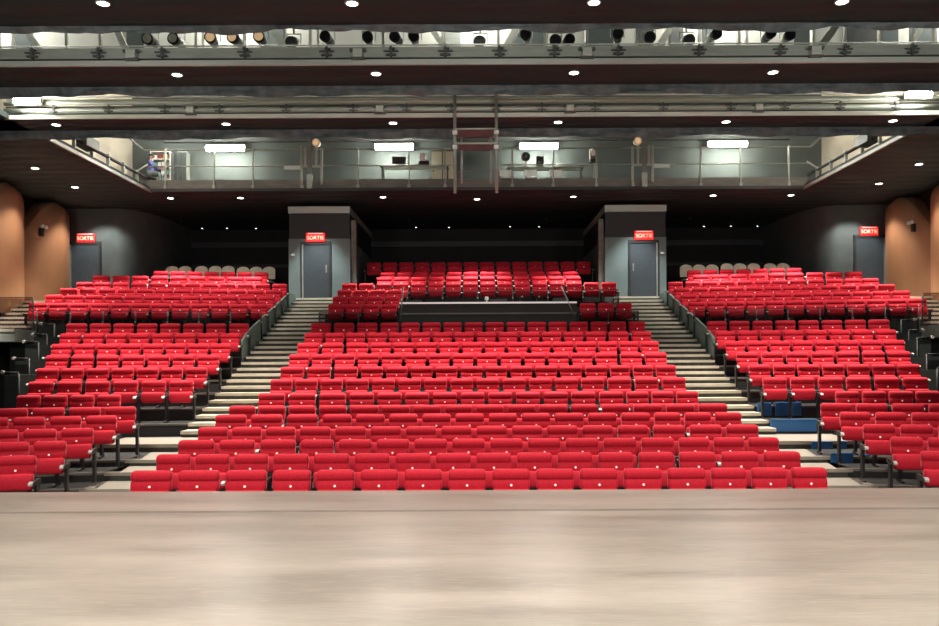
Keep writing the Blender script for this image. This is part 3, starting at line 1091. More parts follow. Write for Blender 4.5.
for (xa, xb, m) in ((15, 33, 'galwall'), (128, 145, 'galwall'), (262, 285, 'galwall'), (447, 462, 'steel'), (513, 545, 'galwall'), (590, 615, 'galwall'), (640, 655, 'steel_dark'), (672, 685, 'steel_dark'), (704, 716, 'galwall'), (796, 812, 'galwall'), (848, 880, 'steel_dark'), (884, 900, 'galwall'), (916, 934, 'galwall')):
    a, b = W(xa, 30, DW - 0.03), W(xb, 46, DW - 0.03)
    MB().box(a.x, b.x, DW - 0.03, DW, b.z - 0.2, a.z + 0.3).build('infill_panel', M[m], c1)


# ------------------------------------------------------------------ stage spotlights on the front bridge
def spotlight_parts(root, pitch, yawd, lens_m, body_m, R=0.105, Lb=0.34):
    """lamp pointing to -y then pitched down; origin at the lamp's middle"""
    rot = Matrix.Rotation(math.radians(yawd), 3, 'Z') @ Matrix.Rotation(math.radians(pitch), 3, 'X')

    def T(p):
        return tuple(rot @ Vector(p))
    b = MB()
    b.cyl(T((0, -0.02, 0)), T((0, Lb * 0.55, 0)), R * 0.85, R * 0.72, n=16)
    b.cyl(T((0, Lb * 0.55, 0)), T((0, Lb * 0.75, 0)), R * 0.72, R * 0.45, n=16)
    o1 = bpy.data.objects.new('lamp_housing', b.mesh('lamp_housing', [body_m])); COL.objects.link(o1); o1.parent = root
    b = MB()
    b.cyl(T((0, -0.13, 0)), T((0, -0.02, 0)), R, R * 0.92, n=18)
    o1 = bpy.data.objects.new('front_barrel', b.mesh('front_barrel', [M['black_metal']])); COL.objects.link(o1); o1.parent = root
    b = MB()
    b.cyl(T((0, -0.138, 0)), T((0, -0.128, 0)), R * 0.74, n=18)
    o2 = bpy.data.objects.new('lens', b.mesh('lens', [lens_m])); COL.objects.link(o2); o2.parent = o1
    b = MB()
    for s_ in (-1, 1):
        b.bar((s_ * (R + 0.02), 0.08, 0), (s_ * (R + 0.02), 0.08, 0.17), 0.012, 0.03)
    b.bar((-(R + 0.026), 0.08, 0.17), (R + 0.026, 0.08, 0.17), 0.03, 0.012)
    b.cyl((0, 0.08, 0.17), (0, 0.08, 0.27), 0.02, n=8)
    o3 = bpy.data.objects.new('yoke', b.mesh('yoke', [M['steel_light']])); COL.objects.link(o3); o3.parent = root


SPOTS = [(152, 39, 5, 'w', 0), (178, 39.5, 0, 'w', 0), (213.5, 38.5, 0, 'a', 0), (237, 38.5, 0, 'a', 0), (262, 38, 0, 'a', 0), (294.5, 41, 24, 'd', 1), (329, 38, 0, 'd', 0), (370, 38.5, 4, 'd', 0),
         (398, 38, 5, 'd', 0), (416, 38, 0, 'd', 0), (482, 41, 26, 'd', 1), (528, 37, 0, 'd', 0), (556.5, 41, 18, 'd', 1), (569.5, 41, 12, 'd', 0), (619.5, 36.5, 0, 'd', 0), (651, 39, 15, 'd', 1),
         (689, 41, 22, 'd', 1), (715.5, 37, 0, 'd', 0), (770, 37, 0, 'd', 0), (789.5, 38, 8, 'd', 0)]
LM = {'w': M['lens_white'], 'a': M['amber'], 'd': M['lens']}
DS = dB + 0.35
LK = {'w': 'white lens', 'a': 'glowing amber lens', 'd': 'dark lens'}
for i, (px_, py_, pit, lk, tipped) in enumerate(SPOTS):
    p = W(px_, py_, DS)
    r = empty('stage_spotlight', p, 'black stage spotlight with %s%s, %s from the left on the front bridge' % (LK[lk], ' tipped down' if tipped else '', ORD[i]), 'spotlight', 'stage spotlights on the front bridge')
    spotlight_parts(r, pit, random.uniform(-12, 12), LM[lk], M['steel_light'] if tipped or i % 2 else M['steel_dark'], R=0.107 if lk != 'd' or tipped else 0.1)
# the pipe they hang on
mb = MB().cyl((-12.5, DS + 0.08, W(0, 38, DS).z + 0.28), (12.5, DS + 0.08, W(0, 38, DS).z + 0.28), 0.024, n=10)
mb.build('hanging_pipe', M['steel_light'], c1)

# ------------------------------------------------------------------ tube lights
TUBES = [(226, 147, 25.9, 1.25, 'first'), (395, 146.5, 25.9, 1.25, 'second'), (540, 146.5, 25.9, 1.25, 'third'), (729, 145.5, 25.9, 1.25, 'fourth')]
for px_, py_, D, L, nm in TUBES:
    p = W(px_, py_, D)
    r = empty('tube_wall_lamp', p, 'bright white tube light on the gallery wall, %s from the left' % nm, 'light', 'tube lights on the gallery wall')
    MB().box(p.x - L / 2, p.x + L / 2, D + 0.06, D + 0.14, p.z - 0.06, p.z + 0.13).build('housing', M['white_plastic'], r, bevel=0.01)
    MB().cyl((p.x - L / 2 + 0.03, D, p.z), (p.x + L / 2 - 0.03, D, p.z), 0.095, n=12).build('tube', M['tube'], r)
for px_, sn in ((27, 'left'), (921, 'right')):
    p = W(px_, 98.5 if sn == 'left' else 96.5, dC - 0.25)
    r = empty('hanging_bridge_lamp', p, 'bright white light at the %s end of the second lighting bridge' % sn, 'light', 'bright lights at the ends of the second bridge')
    MB().box(p.x - 0.28, p.x + 0.28, p.y + 0.07, p.y + 0.16, p.z - 0.07, p.z + 0.07).build('housing', M['steel_light'], r, bevel=0.01)
    MB().cyl((p.x - 0.24, p.y, p.z), (p.x + 0.24, p.y, p.z), 0.062, n=12).build('tube', M['tube'], r)

# ------------------------------------------------------------------ downlights
DLS = [(103, 3), (352, 3), (594, 2.2), (842, 1.5), (177, 74.5), (376, 73.5), (574, 72.5), (773, 72), (56, 124.5), (226, 123.8), (393, 122.8), (558, 122), (726, 121.5), (893, 120.5),
       (35, 168), (919, 164), (75, 187), (879, 183.5), (170.5, 198), (240.5, 197.8), (383, 197), (477, 199), (573.5, 196.5), (713, 195.3), (791, 195)]
PRO = []


def roll_fix(px_, py_):
    """undo the picture's small tilt"""
    a = math.radians(0.28)
    dx, dy_ = px_ - CX, py_ - HY
    return CX + dx * math.cos(a) - dy_ * math.sin(a), HY + dx * math.sin(a) + dy_ * math.cos(a)


rows_n = {0: 'front ceiling row', 1: 'row between the two lighting bridges', 2: 'row behind the second bridge', 3: 'outer side soffit', 4: 'row under the gallery'}
cnt = {}
for i, (px_, py_) in enumerate(DLS):
    qx, qy = roll_fix(px_, py_)
    D = DC(qy)
    p = W(qx, qy, D)
    row = 0 if py_ < 10 else 1 if py_ < 80 else 2 if py_ < 130 else 3 if py_ < 190 else 4
    cnt[row] = cnt.get(row, 0) + 1
    if row == 3:
        lab = 'round recessed ceiling downlight in the %s side soffit, %s' % ('left' if px_ < 400 else 'right', 'nearer the stage' if py_ < 175 else 'nearer the doors')
    else:
        lab = 'round recessed ceiling downlight, %s from the left, %s' % (ORD[cnt[row] - 1], rows_n[row])
    r = empty('downlight', (p.x, D, ZC), lab, 'light', 'recessed ceiling downlights')
    mb = MB()
    R = 0.085 * (1 if row < 3 else 1.1)
    n = 20
    rg = []
    for rr, zz in ((R * 1.25, ZC - 0.001), (R * 1.22, ZC - 0.014), (R, ZC - 0.014), (R * 0.95, ZC - 0.002)):
        rg.append([(p.x + rr * math.cos(2 * math.pi * k / n), D + rr * math.sin(2 * math.pi * k / n), zz) for k in range(n)])
    mb.loft(rg, cap=False)
    mb.build('trim_ring', M['ring'], r)
    MB().cyl((p.x, D, ZC - 0.004), (p.x, D, ZC - 0.010), R * 0.97, n=20).build('lamp_face', M['dl_glow'], r)
    ld = bpy.data.lights.new('downlight_beam', 'SPOT')
    ld.energy = {0: 1250, 1: 2100, 2: 3000, 3: 2000, 4: 2300}[row]
    ld.color = (1.0, 0.90, 0.80)
    ld.spot_size = math.radians(86 if row == 2 else 66)
    ld.spot_blend = 1.0
    ld.shadow_soft_size = 0.08
    lo = bpy.data.objects.new('downlight_beam', ld)
    COL.objects.link(lo)
    lo.parent = r
    lo.location = (0, 0, -0.03)

# tiny lights in the deep recesses
TINY = [(202, 227), (227, 226.8), (256, 227), (181, 220.5), (416, 226), (449, 226), (510, 225.3), (539, 225.3), (409, 218.5), (546, 218), (704, 225), (731, 224.7), (757.5, 224.7), (690, 217)]
FAINT = {181, 409, 546, 690}
for i, (px_, py_) in enumerate(sorted(TINY)):
    qx, qy = roll_fix(px_, py_)
    D = DC(qy)
    p = W(qx, qy, D)
    part_ = 'left' if px_ < 300 else 'middle' if px_ < 600 else 'right'
    cnt[part_] = cnt.get(part_, 0) + 1
    r = empty('pin_spot', (p.x, D, ZC), 'tiny pin spot in the black ceiling of the %s rear recess, %s from its left' % (part_, ORD[cnt[part_] - 1]), 'light', 'pin spots in the rear recess ceiling')
    faint = px_ in FAINT
    MB().cyl((p.x, D, ZC), (p.x, D, ZC - 0.05), 0.045, 0.04, n=12).build('housing', M['black_metal'], r)
    MB().cyl((p.x, D, ZC - 0.045), (p.x, D, ZC - 0.065), 0.03 if not faint else 0.018, n=12).build('lamp_face', M['tiny_glow'] if not faint else M['ring'], r)

# ------------------------------------------------------------------ gallery
YG, YGW = dG, 26.35
zg = W(0, 179, YG).z
mb = MB().box(-10.3, 10.3, YGW, YGW + 0.15, ZC + 0.12, 11.1)
struct('wall_gallery', mb, M['galwall'], 'grey wall at the back of the lighting gallery')
mb = MB().box(-11.24, 11.24, YG, YGW, ZC + 0.121, zg)
struct('floor_gallery', mb, M['fascia'])
mb = MB().box(-10.0, 10.0, YG - 0.04, YG, ZC, zg)
struct('trim_21', mb, M['fascia'], 'brown grey front edge of the lighting gallery')
mb = MB().box(-10.2, 10.2, YG - 0.09, YG - 0.04, ZC - 0.02, ZC + 0.07)
struct('trim_22', mb, M['charcoal'])
mb = MB().box(-10.2, 10.2, YGW - 0.12, YGW, W(0, 138.5, 26).z, W(0, 128, 26).z)
struct('trim_23', mb, M['teal_dark'])
# side plaster walls above the soffits
for sg, sn in ((-1, 'left'), (1, 'right')):
    x = sg * 11.3
    mb = MB().box(x - 0.05, x + 0.05, DC(94) + 1.2, YGW + 0.2, ZC + 0.12, 11.1)
    struct('wall_upper_' + sn, mb, M['beige_wall'], 'beige upper wall above the %s side soffit' % sn)
    mb = MB().box(min(x, sg * 10.3), max(x, sg * 10.3), YGW - 0.0, YGW + 0.15, ZC + 0.12, 11.1)
    struct('wall_gallery_return_' + sn, mb, M['galwall'])
    # soffit edge with posts and cable tray
    root = empty('side_ledge', (sg * 10.0, 21, ZC), 'metal edged ledge with short posts along the %s side soffit' % sn, 'ledge', 'ledges along the side soffits')
    xe = sg * 9.98
    mb = MB().box(xe - 0.03, xe + 0.03, DC(137), YG, ZC - 0.03, ZC + 0.05)
    mb.build('edge_strip', M['rail'], root)
    mb = MB().box(xe - 0.03 + sg * 0.15, xe + 0.03 + sg * 0.15, DC(137), YG, ZC + 0.05, ZC + 0.2)
    mb.build('kick_panel', M['charcoal'], root)
    mb = MB().cyl((xe + sg * 0.15, DC(137), ZC + 0.42), (xe + sg * 0.15, YG, ZC + 0.42), 0.045, n=10)
    mb.build('cable_tray', M['charcoal'], root)
    for k in range(6):
        yy = DC(140) + (YG - DC(140)) * (k + 0.3) / 6
        MB().box(xe + sg * 0.11, xe + sg * 0.19, yy - 0.03, yy + 0.03, ZC + 0.05, ZC + 0.5).build('post', M['rail'], root)
    yy = DC(160)
    MB().box(min(xe, xe + sg * 0.35), max(xe, xe + sg * 0.35), yy - 0.35, yy + 0.35, ZC + 0.35, ZC + 0.62).build('junction_box', M['steel_dark'], root, bevel=0.01)
    # sloping end rails
    mb = MB()
    a, b = W(812 if sg > 0 else 144, 148, YG + 0.4), W(835 if sg > 0 else 121, 128, YG - 1.6)
    mb.cyl(a, b, 0.03, n=8)
    a, b = W(808 if sg > 0 else 148, 163, YG), W(819 if sg > 0 else 137, 170, YG - 0.8)
    mb.cyl(a, b, 0.025, n=8)
    mb.build('end_rail', M['rail'], root)

# railing in two runs
for (pa, pb, posts, lab) in ((145, 452, [167, 215.5, 254.5, 303.5, 359, 410, 446], 'tubular metal railing along the left half of the gallery'), (503, 811, [513, 554, 597, 633.6, 701, 741, 789], 'tubular metal railing along the right half of the gallery')):
    a, b = W(pa, 148.5, YG), W(pb, 148.5, YG)
    root = empty('gallery_railing', ((a.x + b.x) / 2, YG, zg), lab, 'railing', 'gallery railings')
    MB().cyl((a.x, YG, a.z), (b.x, YG, a.z), 0.022, n=8).build('top_rail', M['rail'], root)
    zm = W(0, 165, YG).z
    MB().cyl((a.x, YG, zm), (b.x, YG, zm), 0.02, n=8).build('middle_rail', M['rail'], root)
    for px_ in posts:
        x = (px_ - CX) * YG / F
        b_ = MB()
        b_.box(x - 0.02, x + 0.02, YG - 0.08, YG - 0.03, ZC + 0.1, a.z + 0.02)
        b_.box(x - 0.05, x + 0.05, YG - 0.085, YG - 0.04, ZC + 0.08, ZC + 0.17)
        b_.build('post', M['rail'], root)


# followspot stands on the gallery front
def stand(cx, sg, label):
    D = YG - 0.12
    c = W(cx, 188, D)
    r = empty('followspot_stand', (c.x, D, c.z), label, 'lamp stand', 'followspot stands on the gallery front')
    k = D / F

    def X(dx): return c.x + sg * dx * k

    def Z(py): return W(0, py, D).z
    MB().box(X(0) - 0.06, X(0) + 0.06, D - 0.06, D + 0.03, Z(174), Z(138.5)).build('mast', M['fascia'], r)
    MB().box(X(0) - 0.08, X(0) + 0.08, D - 0.1, D + 0.04, Z(188), Z(174)).build('mast_foot', M['steel'], r)
    for dx, ya, yb, nm in ((-8.5, 146, 183, 'side_post'), (-5, 146, 165, 'side_post'), (6, 145, 165, 'side_post'), (11.5, 147, 184, 'side_post')):
        MB().box(X(dx) - 0.035, X(dx) + 0.035, D - 0.03, D + 0.03, Z(yb), Z(ya)).build(nm, M['rail'], r)
    MB().box(min(X(-10), X(12)), max(X(-10), X(12)), D - 0.02, D + 0.02, Z(166.5), Z(164.5)).build('cross_bar', M['rail'], r)
    MB().box(min(X(-26), X(-9)), max(X(-26), X(-9)), D - 0.02, D + 0.03, Z(169), Z(164.8)).build('side_arm', M['steel_light'], r, bevel=0.01)
    h = MB().cyl((X(7), D - 0.16, Z(143)), (X(7), D + 0.14, Z(142)), 0.12, 0.09, n=14).build('lamp_head', M['chair_cream'], r)
    MB().cyl((X(7), D - 0.175, Z(143)), (X(7), D - 0.16, Z(143)), 0.085, n=14).build('lens', M['amber'], h)
    return r


stand(311, 1, 'followspot stand with a cream lamp on the left gallery railing')
stand(645, -1, 'followspot stand with a cream lamp on the right gallery railing')

# small white moving light on the railing, and a camera-like projector on the left work table
p = W(594, 154, YG + 0.1)
r = empty('moving_light', (p.x, p.y, p.z - 0.25), 'white moving light standing at the railing right of the gallery chairs', 'spotlight')
MB().box(p.x - 0.1, p.x + 0.1, p.y - 0.1, p.y + 0.1, p.z - 0.27, p.z - 0.17).build('base', M['black_metal'], r, bevel=0.01)
MB().box(p.x - 0.11, p.x - 0.08, p.y - 0.05, p.y + 0.05, p.z - 0.17, p.z + 0.12).build('fork', M['steel_light'], r)
MB().cyl((p.x, p.y - 0.12, p.z - 0.02), (p.x, p.y + 0.12, p.z + 0.12), 0.085, 0.07, n=14).build('lamp_head', M['white_plastic'], r)
MB().box(p.x + 0.03, p.x + 0.16, p.y + 0.1, p.y + 0.16, zg, p.z - 0.27).build('support_post', M['rail'], r)

# work tables on the gallery
def table(pa, pb, py, D, label, depth=0.5):
    a, b = W(pa, py, D), W(pb, py, D)
    r = empty('work_table', ((a.x + b.x) / 2, D + depth / 2, zg), label, 'table', 'work tables on the gallery')
    MB().box(a.x, b.x, D, D + depth, a.z - 0.04, a.z).build('table_top', M['steel_light'], r)
    for xx in (a.x + 0.06, b.x - 0.06):
        for yy in (D + 0.05, D + depth - 0.05):
            MB().box(xx - 0.02, xx + 0.02, yy - 0.02, yy + 0.02, zg, a.z - 0.04).build('leg', M['steel_dark'], r)
    return a.z


zt1 = table(381, 450, 164.5, 25.2, 'grey work table left of the hanging scaffold on the gallery')
zt2 = table(508, 585, 166.5, 25.5, 'grey work table behind the three white chairs on the gallery')
p = W(425, 158, 25.35)
r = empty('video_projector', (p.x, p.y, zt1), 'white and black projector standing on the left gallery work table', 'projector')
MB().box(p.x - 0.17, p.x + 0.17, p.y - 0.1, p.y + 0.2, zt1, zt1 + 0.14).build('base', M['black_metal'], r, bevel=0.02)
MB().cyl((p.x - 0.05, p.y - 0.12, zt1 + 0.3), (p.x - 0.05, p.y + 0.1, zt1 + 0.3), 0.08, n=14).build('lens_barrel', M['white_plastic'], r)
MB().box(p.x - 0.14, p.x + 0.05, p.y - 0.05, p.y + 0.12, zt1 + 0.14, zt1 + 0.38).build('housing', M['white_plastic'], r, bevel=0.02)
p = W(400, 158, 25.4)
r = empty('table_monitor', (p.x, p.y, zt1), 'dark flat monitor under the second tube light on the gallery', 'monitor')
MB().box(p.x - 0.22, p.x + 0.22, p.y, p.y + 0.04, zt1 + 0.06, zt1 + 0.32).build('screen', M['charcoal'], r, bevel=0.008)
MB().box(p.x - 0.03, p.x + 0.03, p.y + 0.02, p.y + 0.05, zt1 + 0.01, zt1 + 0.08).build('stem', M['steel_dark'], r)
MB().box(p.x - 0.1, p.x + 0.1, p.y - 0.05, p.y + 0.1, zt1, zt1 + 0.012).build('base', M['steel_dark'], r)
# two round backed lamps on the right work table
for px_, py_, lab in ((527, 157, 'round dark desk fan on the right gallery work table'), (541, 159, 'dark tilted loudspeaker on the right gallery work table')):
    p = W(px_, py_, 25.7)
    if 'fan' in lab:
        r = empty('desk_fan', (p.x, p.y, zt2), lab, 'fan')
        MB().cyl((p.x, p.y - 0.05, p.z), (p.x, p.y + 0.05, p.z), 0.14, n=20).build('fan_cage', M['charcoal'], r)
        MB().cyl((p.x, p.y - 0.07, p.z), (p.x, p.y - 0.05, p.z), 0.04, n=12).build('hub', M['steel'], r)
        MB().cyl((p.x, p.y, zt2), (p.x, p.y, p.z - 0.13), 0.02, n=8).build('stem', M['charcoal'], r)
        MB().cyl((p.x, p.y, zt2), (p.x, p.y, zt2 + 0.02), 0.09, n=16).build('base', M['charcoal'], r)
    else:
        r = empty('desk_loudspeaker', (p.x, p.y, zt2), lab, 'loudspeaker')
        MB().prism([(p.y - 0.1, zt2), (p.y - 0.04, zt2 + 0.36), (p.y + 0.12, zt2 + 0.32), (p.y + 0.12, zt2)], p.x - 0.12, p.x + 0.12).build('cabinet', M['charcoal'], r, bevel=0.01)
        MB().cyl((p.x, p.y - 0.09, zt2 + 0.13), (p.x, p.y - 0.06, zt2 + 0.14), 0.07, n=14).build('driver', M['steel_dark'], r)

# cabinet of pale panels
p0, p1 = W(432, 175, 25.9), W(455, 150, 25.9)
r = empty('panel_cabinet', ((p0.x + p1.x) / 2, 26.1, zg), 'pale grey metal cabinet beside the hanging scaffold on the gallery', 'cabinet')
MB().box(p0.x, p1.x, 25.9, 26.3, zg, p1.z).build('cabinet_body', M['fascia'], r)
for k in range(2):
    xa = p0.x + (p1.x - p0.x) * k / 2
    d = MB().box(xa + 0.02, xa + (p1.x - p0.x) / 2 - 0.02, 25.87, 25.9, zg + 0.08, p1.z - 0.05).build('door', M['beige_wall'], r)
    MB().box(xa + 0.06, xa + 0.09, 25.84, 25.87, zg + 0.5, zg + 0.65).build('handle', M['steel_dark'], d)
# tall grey locker near the shelves
p0, p1 = W(178.5, 175, 26.0), W(187.5, 150, 26.0)
r = empty('tall_locker', ((p0.x + p1.x) / 2, 26.1, zg), 'tall grey locker right of the lit shelves on the gallery', 'locker')
MB().box(p0.x, p1.x, 26.0, 26.33, zg, p1.z).build('cabinet_body', M['steel'], r)
for k in range(2):
    xa = p0.x + (p1.x - p0.x) * k / 2
    MB().box(xa + 0.01, xa + (p1.x - p0.x) / 2 - 0.01, 25.98, 26.0, zg + 0.05, p1.z - 0.03).build('door', M['galwall'], r)

# three white chairs on the gallery
def shell_chair(c, w, h, material, name, label, group, curve=0.06, seat_h=0.45, top_round=0.0, D_face=None):
    r = empty(name, c, label, 'chair', group)
    n = 12
    rows = []
    for j in range(7):
        v = j / 6
        row = []
        for k in range(n + 1):
            u = k / n * 2 - 1
            top = h - top_round * (1 - math.sqrt(max(0, 1 - (u * 0.97) ** 2)))
            z = seat_h + 0.1 + (top - seat_h - 0.1) * v
            row.append((c.x + u * w / 2, c.y + 0.03 * v - curve * u * u, c.z + z))
        rows.append(row)
    back = [[(x, y + 0.025, z) for x, y, z in row] for row in rows]
    mb = MB()
    mb.loft(rows, closed=False, cap=False)
    mb.loft(back, closed=False, cap=False)
    edge_f = [rows[0][0]] + [q[0] for q in rows[1:]] + rows[-1][1:] + [q[-1] for q in reversed(rows[:-1])]
    edge_b = [(x, y + 0.025, z) for x, y, z in edge_f]
    mb.loft([edge_f, edge_b], closed=False, cap=False)
    mb.build('backrest', material, r)
    MB().box(c.x - w / 2 + 0.02, c.x + w / 2 - 0.02, c.y - 0.42, c.y + 0.0, c.z + seat_h - 0.04, c.z + seat_h).build('seat', material, r, bevel=0.02)
    for sx in (-1, 1):
        for yy in (-0.38, -0.02):
            MB().cyl((c.x + sx * (w / 2 - 0.05), c.y + yy, c.z), (c.x + sx * (w / 2 - 0.06), c.y + yy, c.z + seat_h - 0.03), 0.014, n=8).build('leg', M['steel_dark'], r)
        MB().cyl((c.x + sx * (w / 2 - 0.06), c.y + 0.035, c.z + seat_h - 0.03), (c.x + sx * (w / 2 - 0.06), c.y + 0.045, c.z + seat_h + 0.3), 0.012, n=8).build('back_post', M['steel_dark'], r)
    return r


for px_, lab in ((507, 'white gallery chair nearest the hanging scaffold'), (531.5, 'white gallery chair in the middle of the three, with a curved top'), (557, 'white gallery chair nearest the white moving light')):
    p = W(px_, 176, 25.25)
    c = Vector((p.x, 25.25, zg))
    shell_chair(c, 0.4, W(0, 170, 25.25).z - zg, M['white_plastic'], 'white_chair', lab, 'white chairs on the gallery', seat_h=0.02 + max(0.0, W(0, 176.5, 25.25).z - zg - 0.12))

# cream chairs behind the upper side blocks
CCH = [172.7, 185.7, 202, 215.8, 228.8, 243.6, 256.6, 269.5]
for sg, sn in ((-1, 'left'), (1, 'right')):
    for i, px_ in enumerate(CCH):
        D = 27.7
        top = W(0, 264 + (1.5 if i > 4 else 0.5), D).z
        x = (px_ - CX) * D / F * (-sg)
        z0 = top - 0.98
        shell_chair(Vector((x, D, z0)), 0.43, 0.98, M['chair_cream'], 'cream_chair', 'cream chair with a rounded back behind the top %s row, %s from the wall' % (sn, ORD[i]), 'cream chairs behind the top rows', top_round=0.16)
    mb = MB()
    xa, xb = sorted((sg * 11.2, sg * 6.4))
    mb.box(xa, xb, 27.15, 31.9, 2.2, top - 0.98)
    struct('floor_tier', mb, M['tier'])

# ------------------------------------------------------------------ lit shelves and a seated person at the gallery's left end
p0, p1 = W(153, 176, 26.1), W(172.5, 150.5, 26.1)
r = empty('storage_shelf', ((p0.x + p1.x) / 2, 26.2, zg), 'brightly lit white storage shelf at the left end of the gallery', 'shelf')
MB().box(p0.x, p1.x, 26.28, 26.32, zg, p1.z).build('back_panel', M['white_wall'], r)
ns = 5
for k in range(ns + 1):
    z = zg + (p1.z - zg) * k / ns
    MB().box(p0.x, p1.x, 25.98, 26.28, z - 0.02, z).build('shelf_board', M['white_plastic'], r)
for xx in (p0.x, p1.x):
    MB().box(xx - 0.015, xx + 0.015, 25.97, 26.3, zg, p1.z).build('side_panel', M['white_plastic'], r)
bm_ = [M['white_plastic'], M['box_tan'], M['charcoal'], M['box_red'], M['box_green'], M['white_wall']]
bn = ['white', 'tan', 'black', 'red brown', 'green', 'pale']
k = 0
SN = ['bottom', 'second', 'third', 'fourth', 'top']
for lvl in range(ns):
    z = zg + (p1.z - zg) * lvl / ns
    hh = (p1.z - zg) / ns
    x = p0.x + 0.04
    j = 0
    while x < p1.x - 0.14 and j < 4:
        w = random.uniform(0.08, 0.16)
        c = [0, 5, 2, 0, 1, 0, 4, 3, 5, 0][(k * 7 + lvl * 3) % 10]
        h = hh * random.uniform(0.45, 0.75)
        b = MB().box(x, x + w, 26.03, 26.2, z, z + h)
        o = b.build('storage_box', bm_[c], bevel=0.005)
        tag(o, '%s storage box on the %s gallery shelf, %s along it' % (bn[c], SN[lvl], ORD[j]), 'box', 'boxes on the gallery shelf')
        x += w + 0.03
        k += 1
        j += 1


def person():
    c = W(150.5, 176, 25.6)
    base = Vector((c.x, 25.6, zg))
    head_top = W(0, 151, 25.6).z - zg          # about 1.2 m: seated
    sc = head_top / 1.30
    J = {'pelvis': (0, 0, .50), 'waist': (0.02, 0, .66), 'chest': (.05, 0, .86), 'neck': (.07, 0, 1.02), 'head': (.09, 0, 1.14), 'top': (.09, 0, 1.22),
         'lsh': (.05, -.17, .93), 'lel': (.20, -.22, .72), 'lwr': (.42, -.18, .70), 'lhd': (.50, -.17, .70),
         'rsh': (.05, .17, .93), 'rel': (.20, .22, .72), 'rwr': (.42, .18, .70), 'rhd': (.50, .17, .70),
         'lhip': (.03, -.10, .49), 'lkn': (.42, -.12, .50), 'lan': (.42, -.12, .09), 'lto': (.56, -.12, .04),
         'rhip': (.03, .10, .49), 'rkn': (.42, .12, .50), 'ran': (.42, .12, .09), 'rto': (.56, .12, .04)}
    Rd = {'pelvis': .13, 'waist': .125, 'chest': .14, 'neck': .055, 'head': .095, 'top': .07, 'lsh': .065, 'lel': .045, 'lwr': .032, 'lhd': .034,
          'rsh': .065, 'rel': .045, 'rwr': .032, 'rhd': .034, 'lhip': .095, 'lkn': .065, 'lan': .042, 'lto': .04, 'rhip': .095, 'rkn': .065, 'ran': .042, 'rto': .04}
    E = [('pelvis', 'waist'), ('waist', 'chest'), ('chest', 'neck'), ('neck', 'head'), ('head', 'top'), ('chest', 'lsh'), ('lsh', 'lel'), ('lel', 'lwr'), ('lwr', 'lhd'),
         ('chest', 'rsh'), ('rsh', 'rel'), ('rel', 'rwr'), ('rwr', 'rhd'), ('pelvis', 'lhip'), ('lhip', 'lkn'), ('lkn', 'lan'), ('lan', 'lto'),
         ('pelvis', 'rhip'), ('rhip', 'rkn'), ('rkn', 'ran'), ('ran', 'rto')]
    V = [Vector(v) for v in J.values()]
    V = [v * sc for v in V]
    R = [x * sc for x in Rd.values()]
    names = list(J)
    for side in ('l', 'r'):                     # five fingers on each hand
        h = V[names.index(side + 'hd')]
        for q in range(5):
            off = (q - 2) * 0.016 * sc
            ln = (0.04, 0.075, 0.085, 0.078, 0.06)[q] * sc
            V.append(h + Vector((ln * (0.8 if q else 0.5), off * 1.1 + (0.03 * sc if q == 0 else 0), -0.012 * sc)))
            R.append(0.009 * sc)
            names.append('%sf%d' % (side, q))
            E.append((side + 'hd', '%sf%d' % (side, q)))
    me = bpy.data.meshes.new('person')
    me.from_pydata([tuple(v) for v in V], [(names.index(a), names.index(b)) for a, b in E], [])
    ob = bpy.data.objects.new('person', me)
    COL.objects.link(ob)
    sk = ob.modifiers.new('Skin', 'SKIN')
    for i, sv in enumerate(me.skin_vertices[0].data):
        sv.radius = (R[i], R[i])
        sv.use_root = names[i] == 'pelvis'
    ob.modifiers.new('Sub', 'SUBSURF').levels = 2
    ob.modifiers['Sub'].render_levels = 2
    dg = bpy.context.evaluated_depsgraph_get()
    m2 = bpy.data.meshes.new_from_object(ob.evaluated_get(dg))
    bpy.data.objects.remove(ob)
    for m in (M['skin'], M['shirt'], M['trousers'], M['black_metal']):
        m2.materials.append(m)
    for p in m2.polygons:
        q = p.center / sc
        p.use_smooth = True
        if q.z < 0.10: mi = 3
        elif q.z < 0.585 : mi = 2
        elif q.z < 1.0 and not (q.x > 0.36): mi = 1
        else: mi = 0
        p.material_index = mi
    o = bpy.data.objects.new('person', m2)
    o.location = base
    COL.objects.link(o)
    tag(o, 'person in a violet blue top sitting beside the lit gallery shelf, hands held forward', 'person')
    hd = V[1 + names.index('neck')] if False else Vector(J['head']) * sc
    mb = MB()
    rings = []
    for j in range(6):
        a = j / 5 * math.pi * 0.5
        rr = 0.108 * sc * math.cos(a)
        rings.append([(base.x + hd.x - 0.012 * sc + rr * math.cos(t * math.pi / 6), base.y + rr * math.sin(t * math.pi / 6), base.z + hd.z + 0.02 * sc + 0.105 * sc * math.sin(a)) for t in range(12)])
    mb.loft(rings)
    mb.build('hair', M['hair'], o)
    for nm, px_, pz, rr, mm in (('nose', 0.10, -0.005, 0.014, 'skin'),):
        q = base + hd + Vector((px_ * sc, 0, pz * sc))
        MB().cyl(q - Vector((0.03 * sc, 0, 0)), q + Vector((0.01 * sc, 0, -0.01 * sc)), rr * sc, rr * 0.5 * sc, n=8).build(nm, M[mm], o)
    for s_ in (-1, 1):
        q = base + hd + Vector((0.088 * sc, s_ * 0.035 * sc, 0.02 * sc))
        MB().cyl(q, q + Vector((0.008 * sc, 0, 0)), 0.012 * sc, n=8).build('eye', M['hair'], o)
        q = base + hd + Vector((0.0, s_ * 0.093 * sc, 0))
        MB().cyl(q, q + Vector((0, s_ * 0.015 * sc, 0)), 0.03 * sc, 0.022 * sc, n=8).build('ear', M['skin'], o)
    # stool
    st = empty('stool', base, 'dark stool under the person in the violet blue top', 'stool')
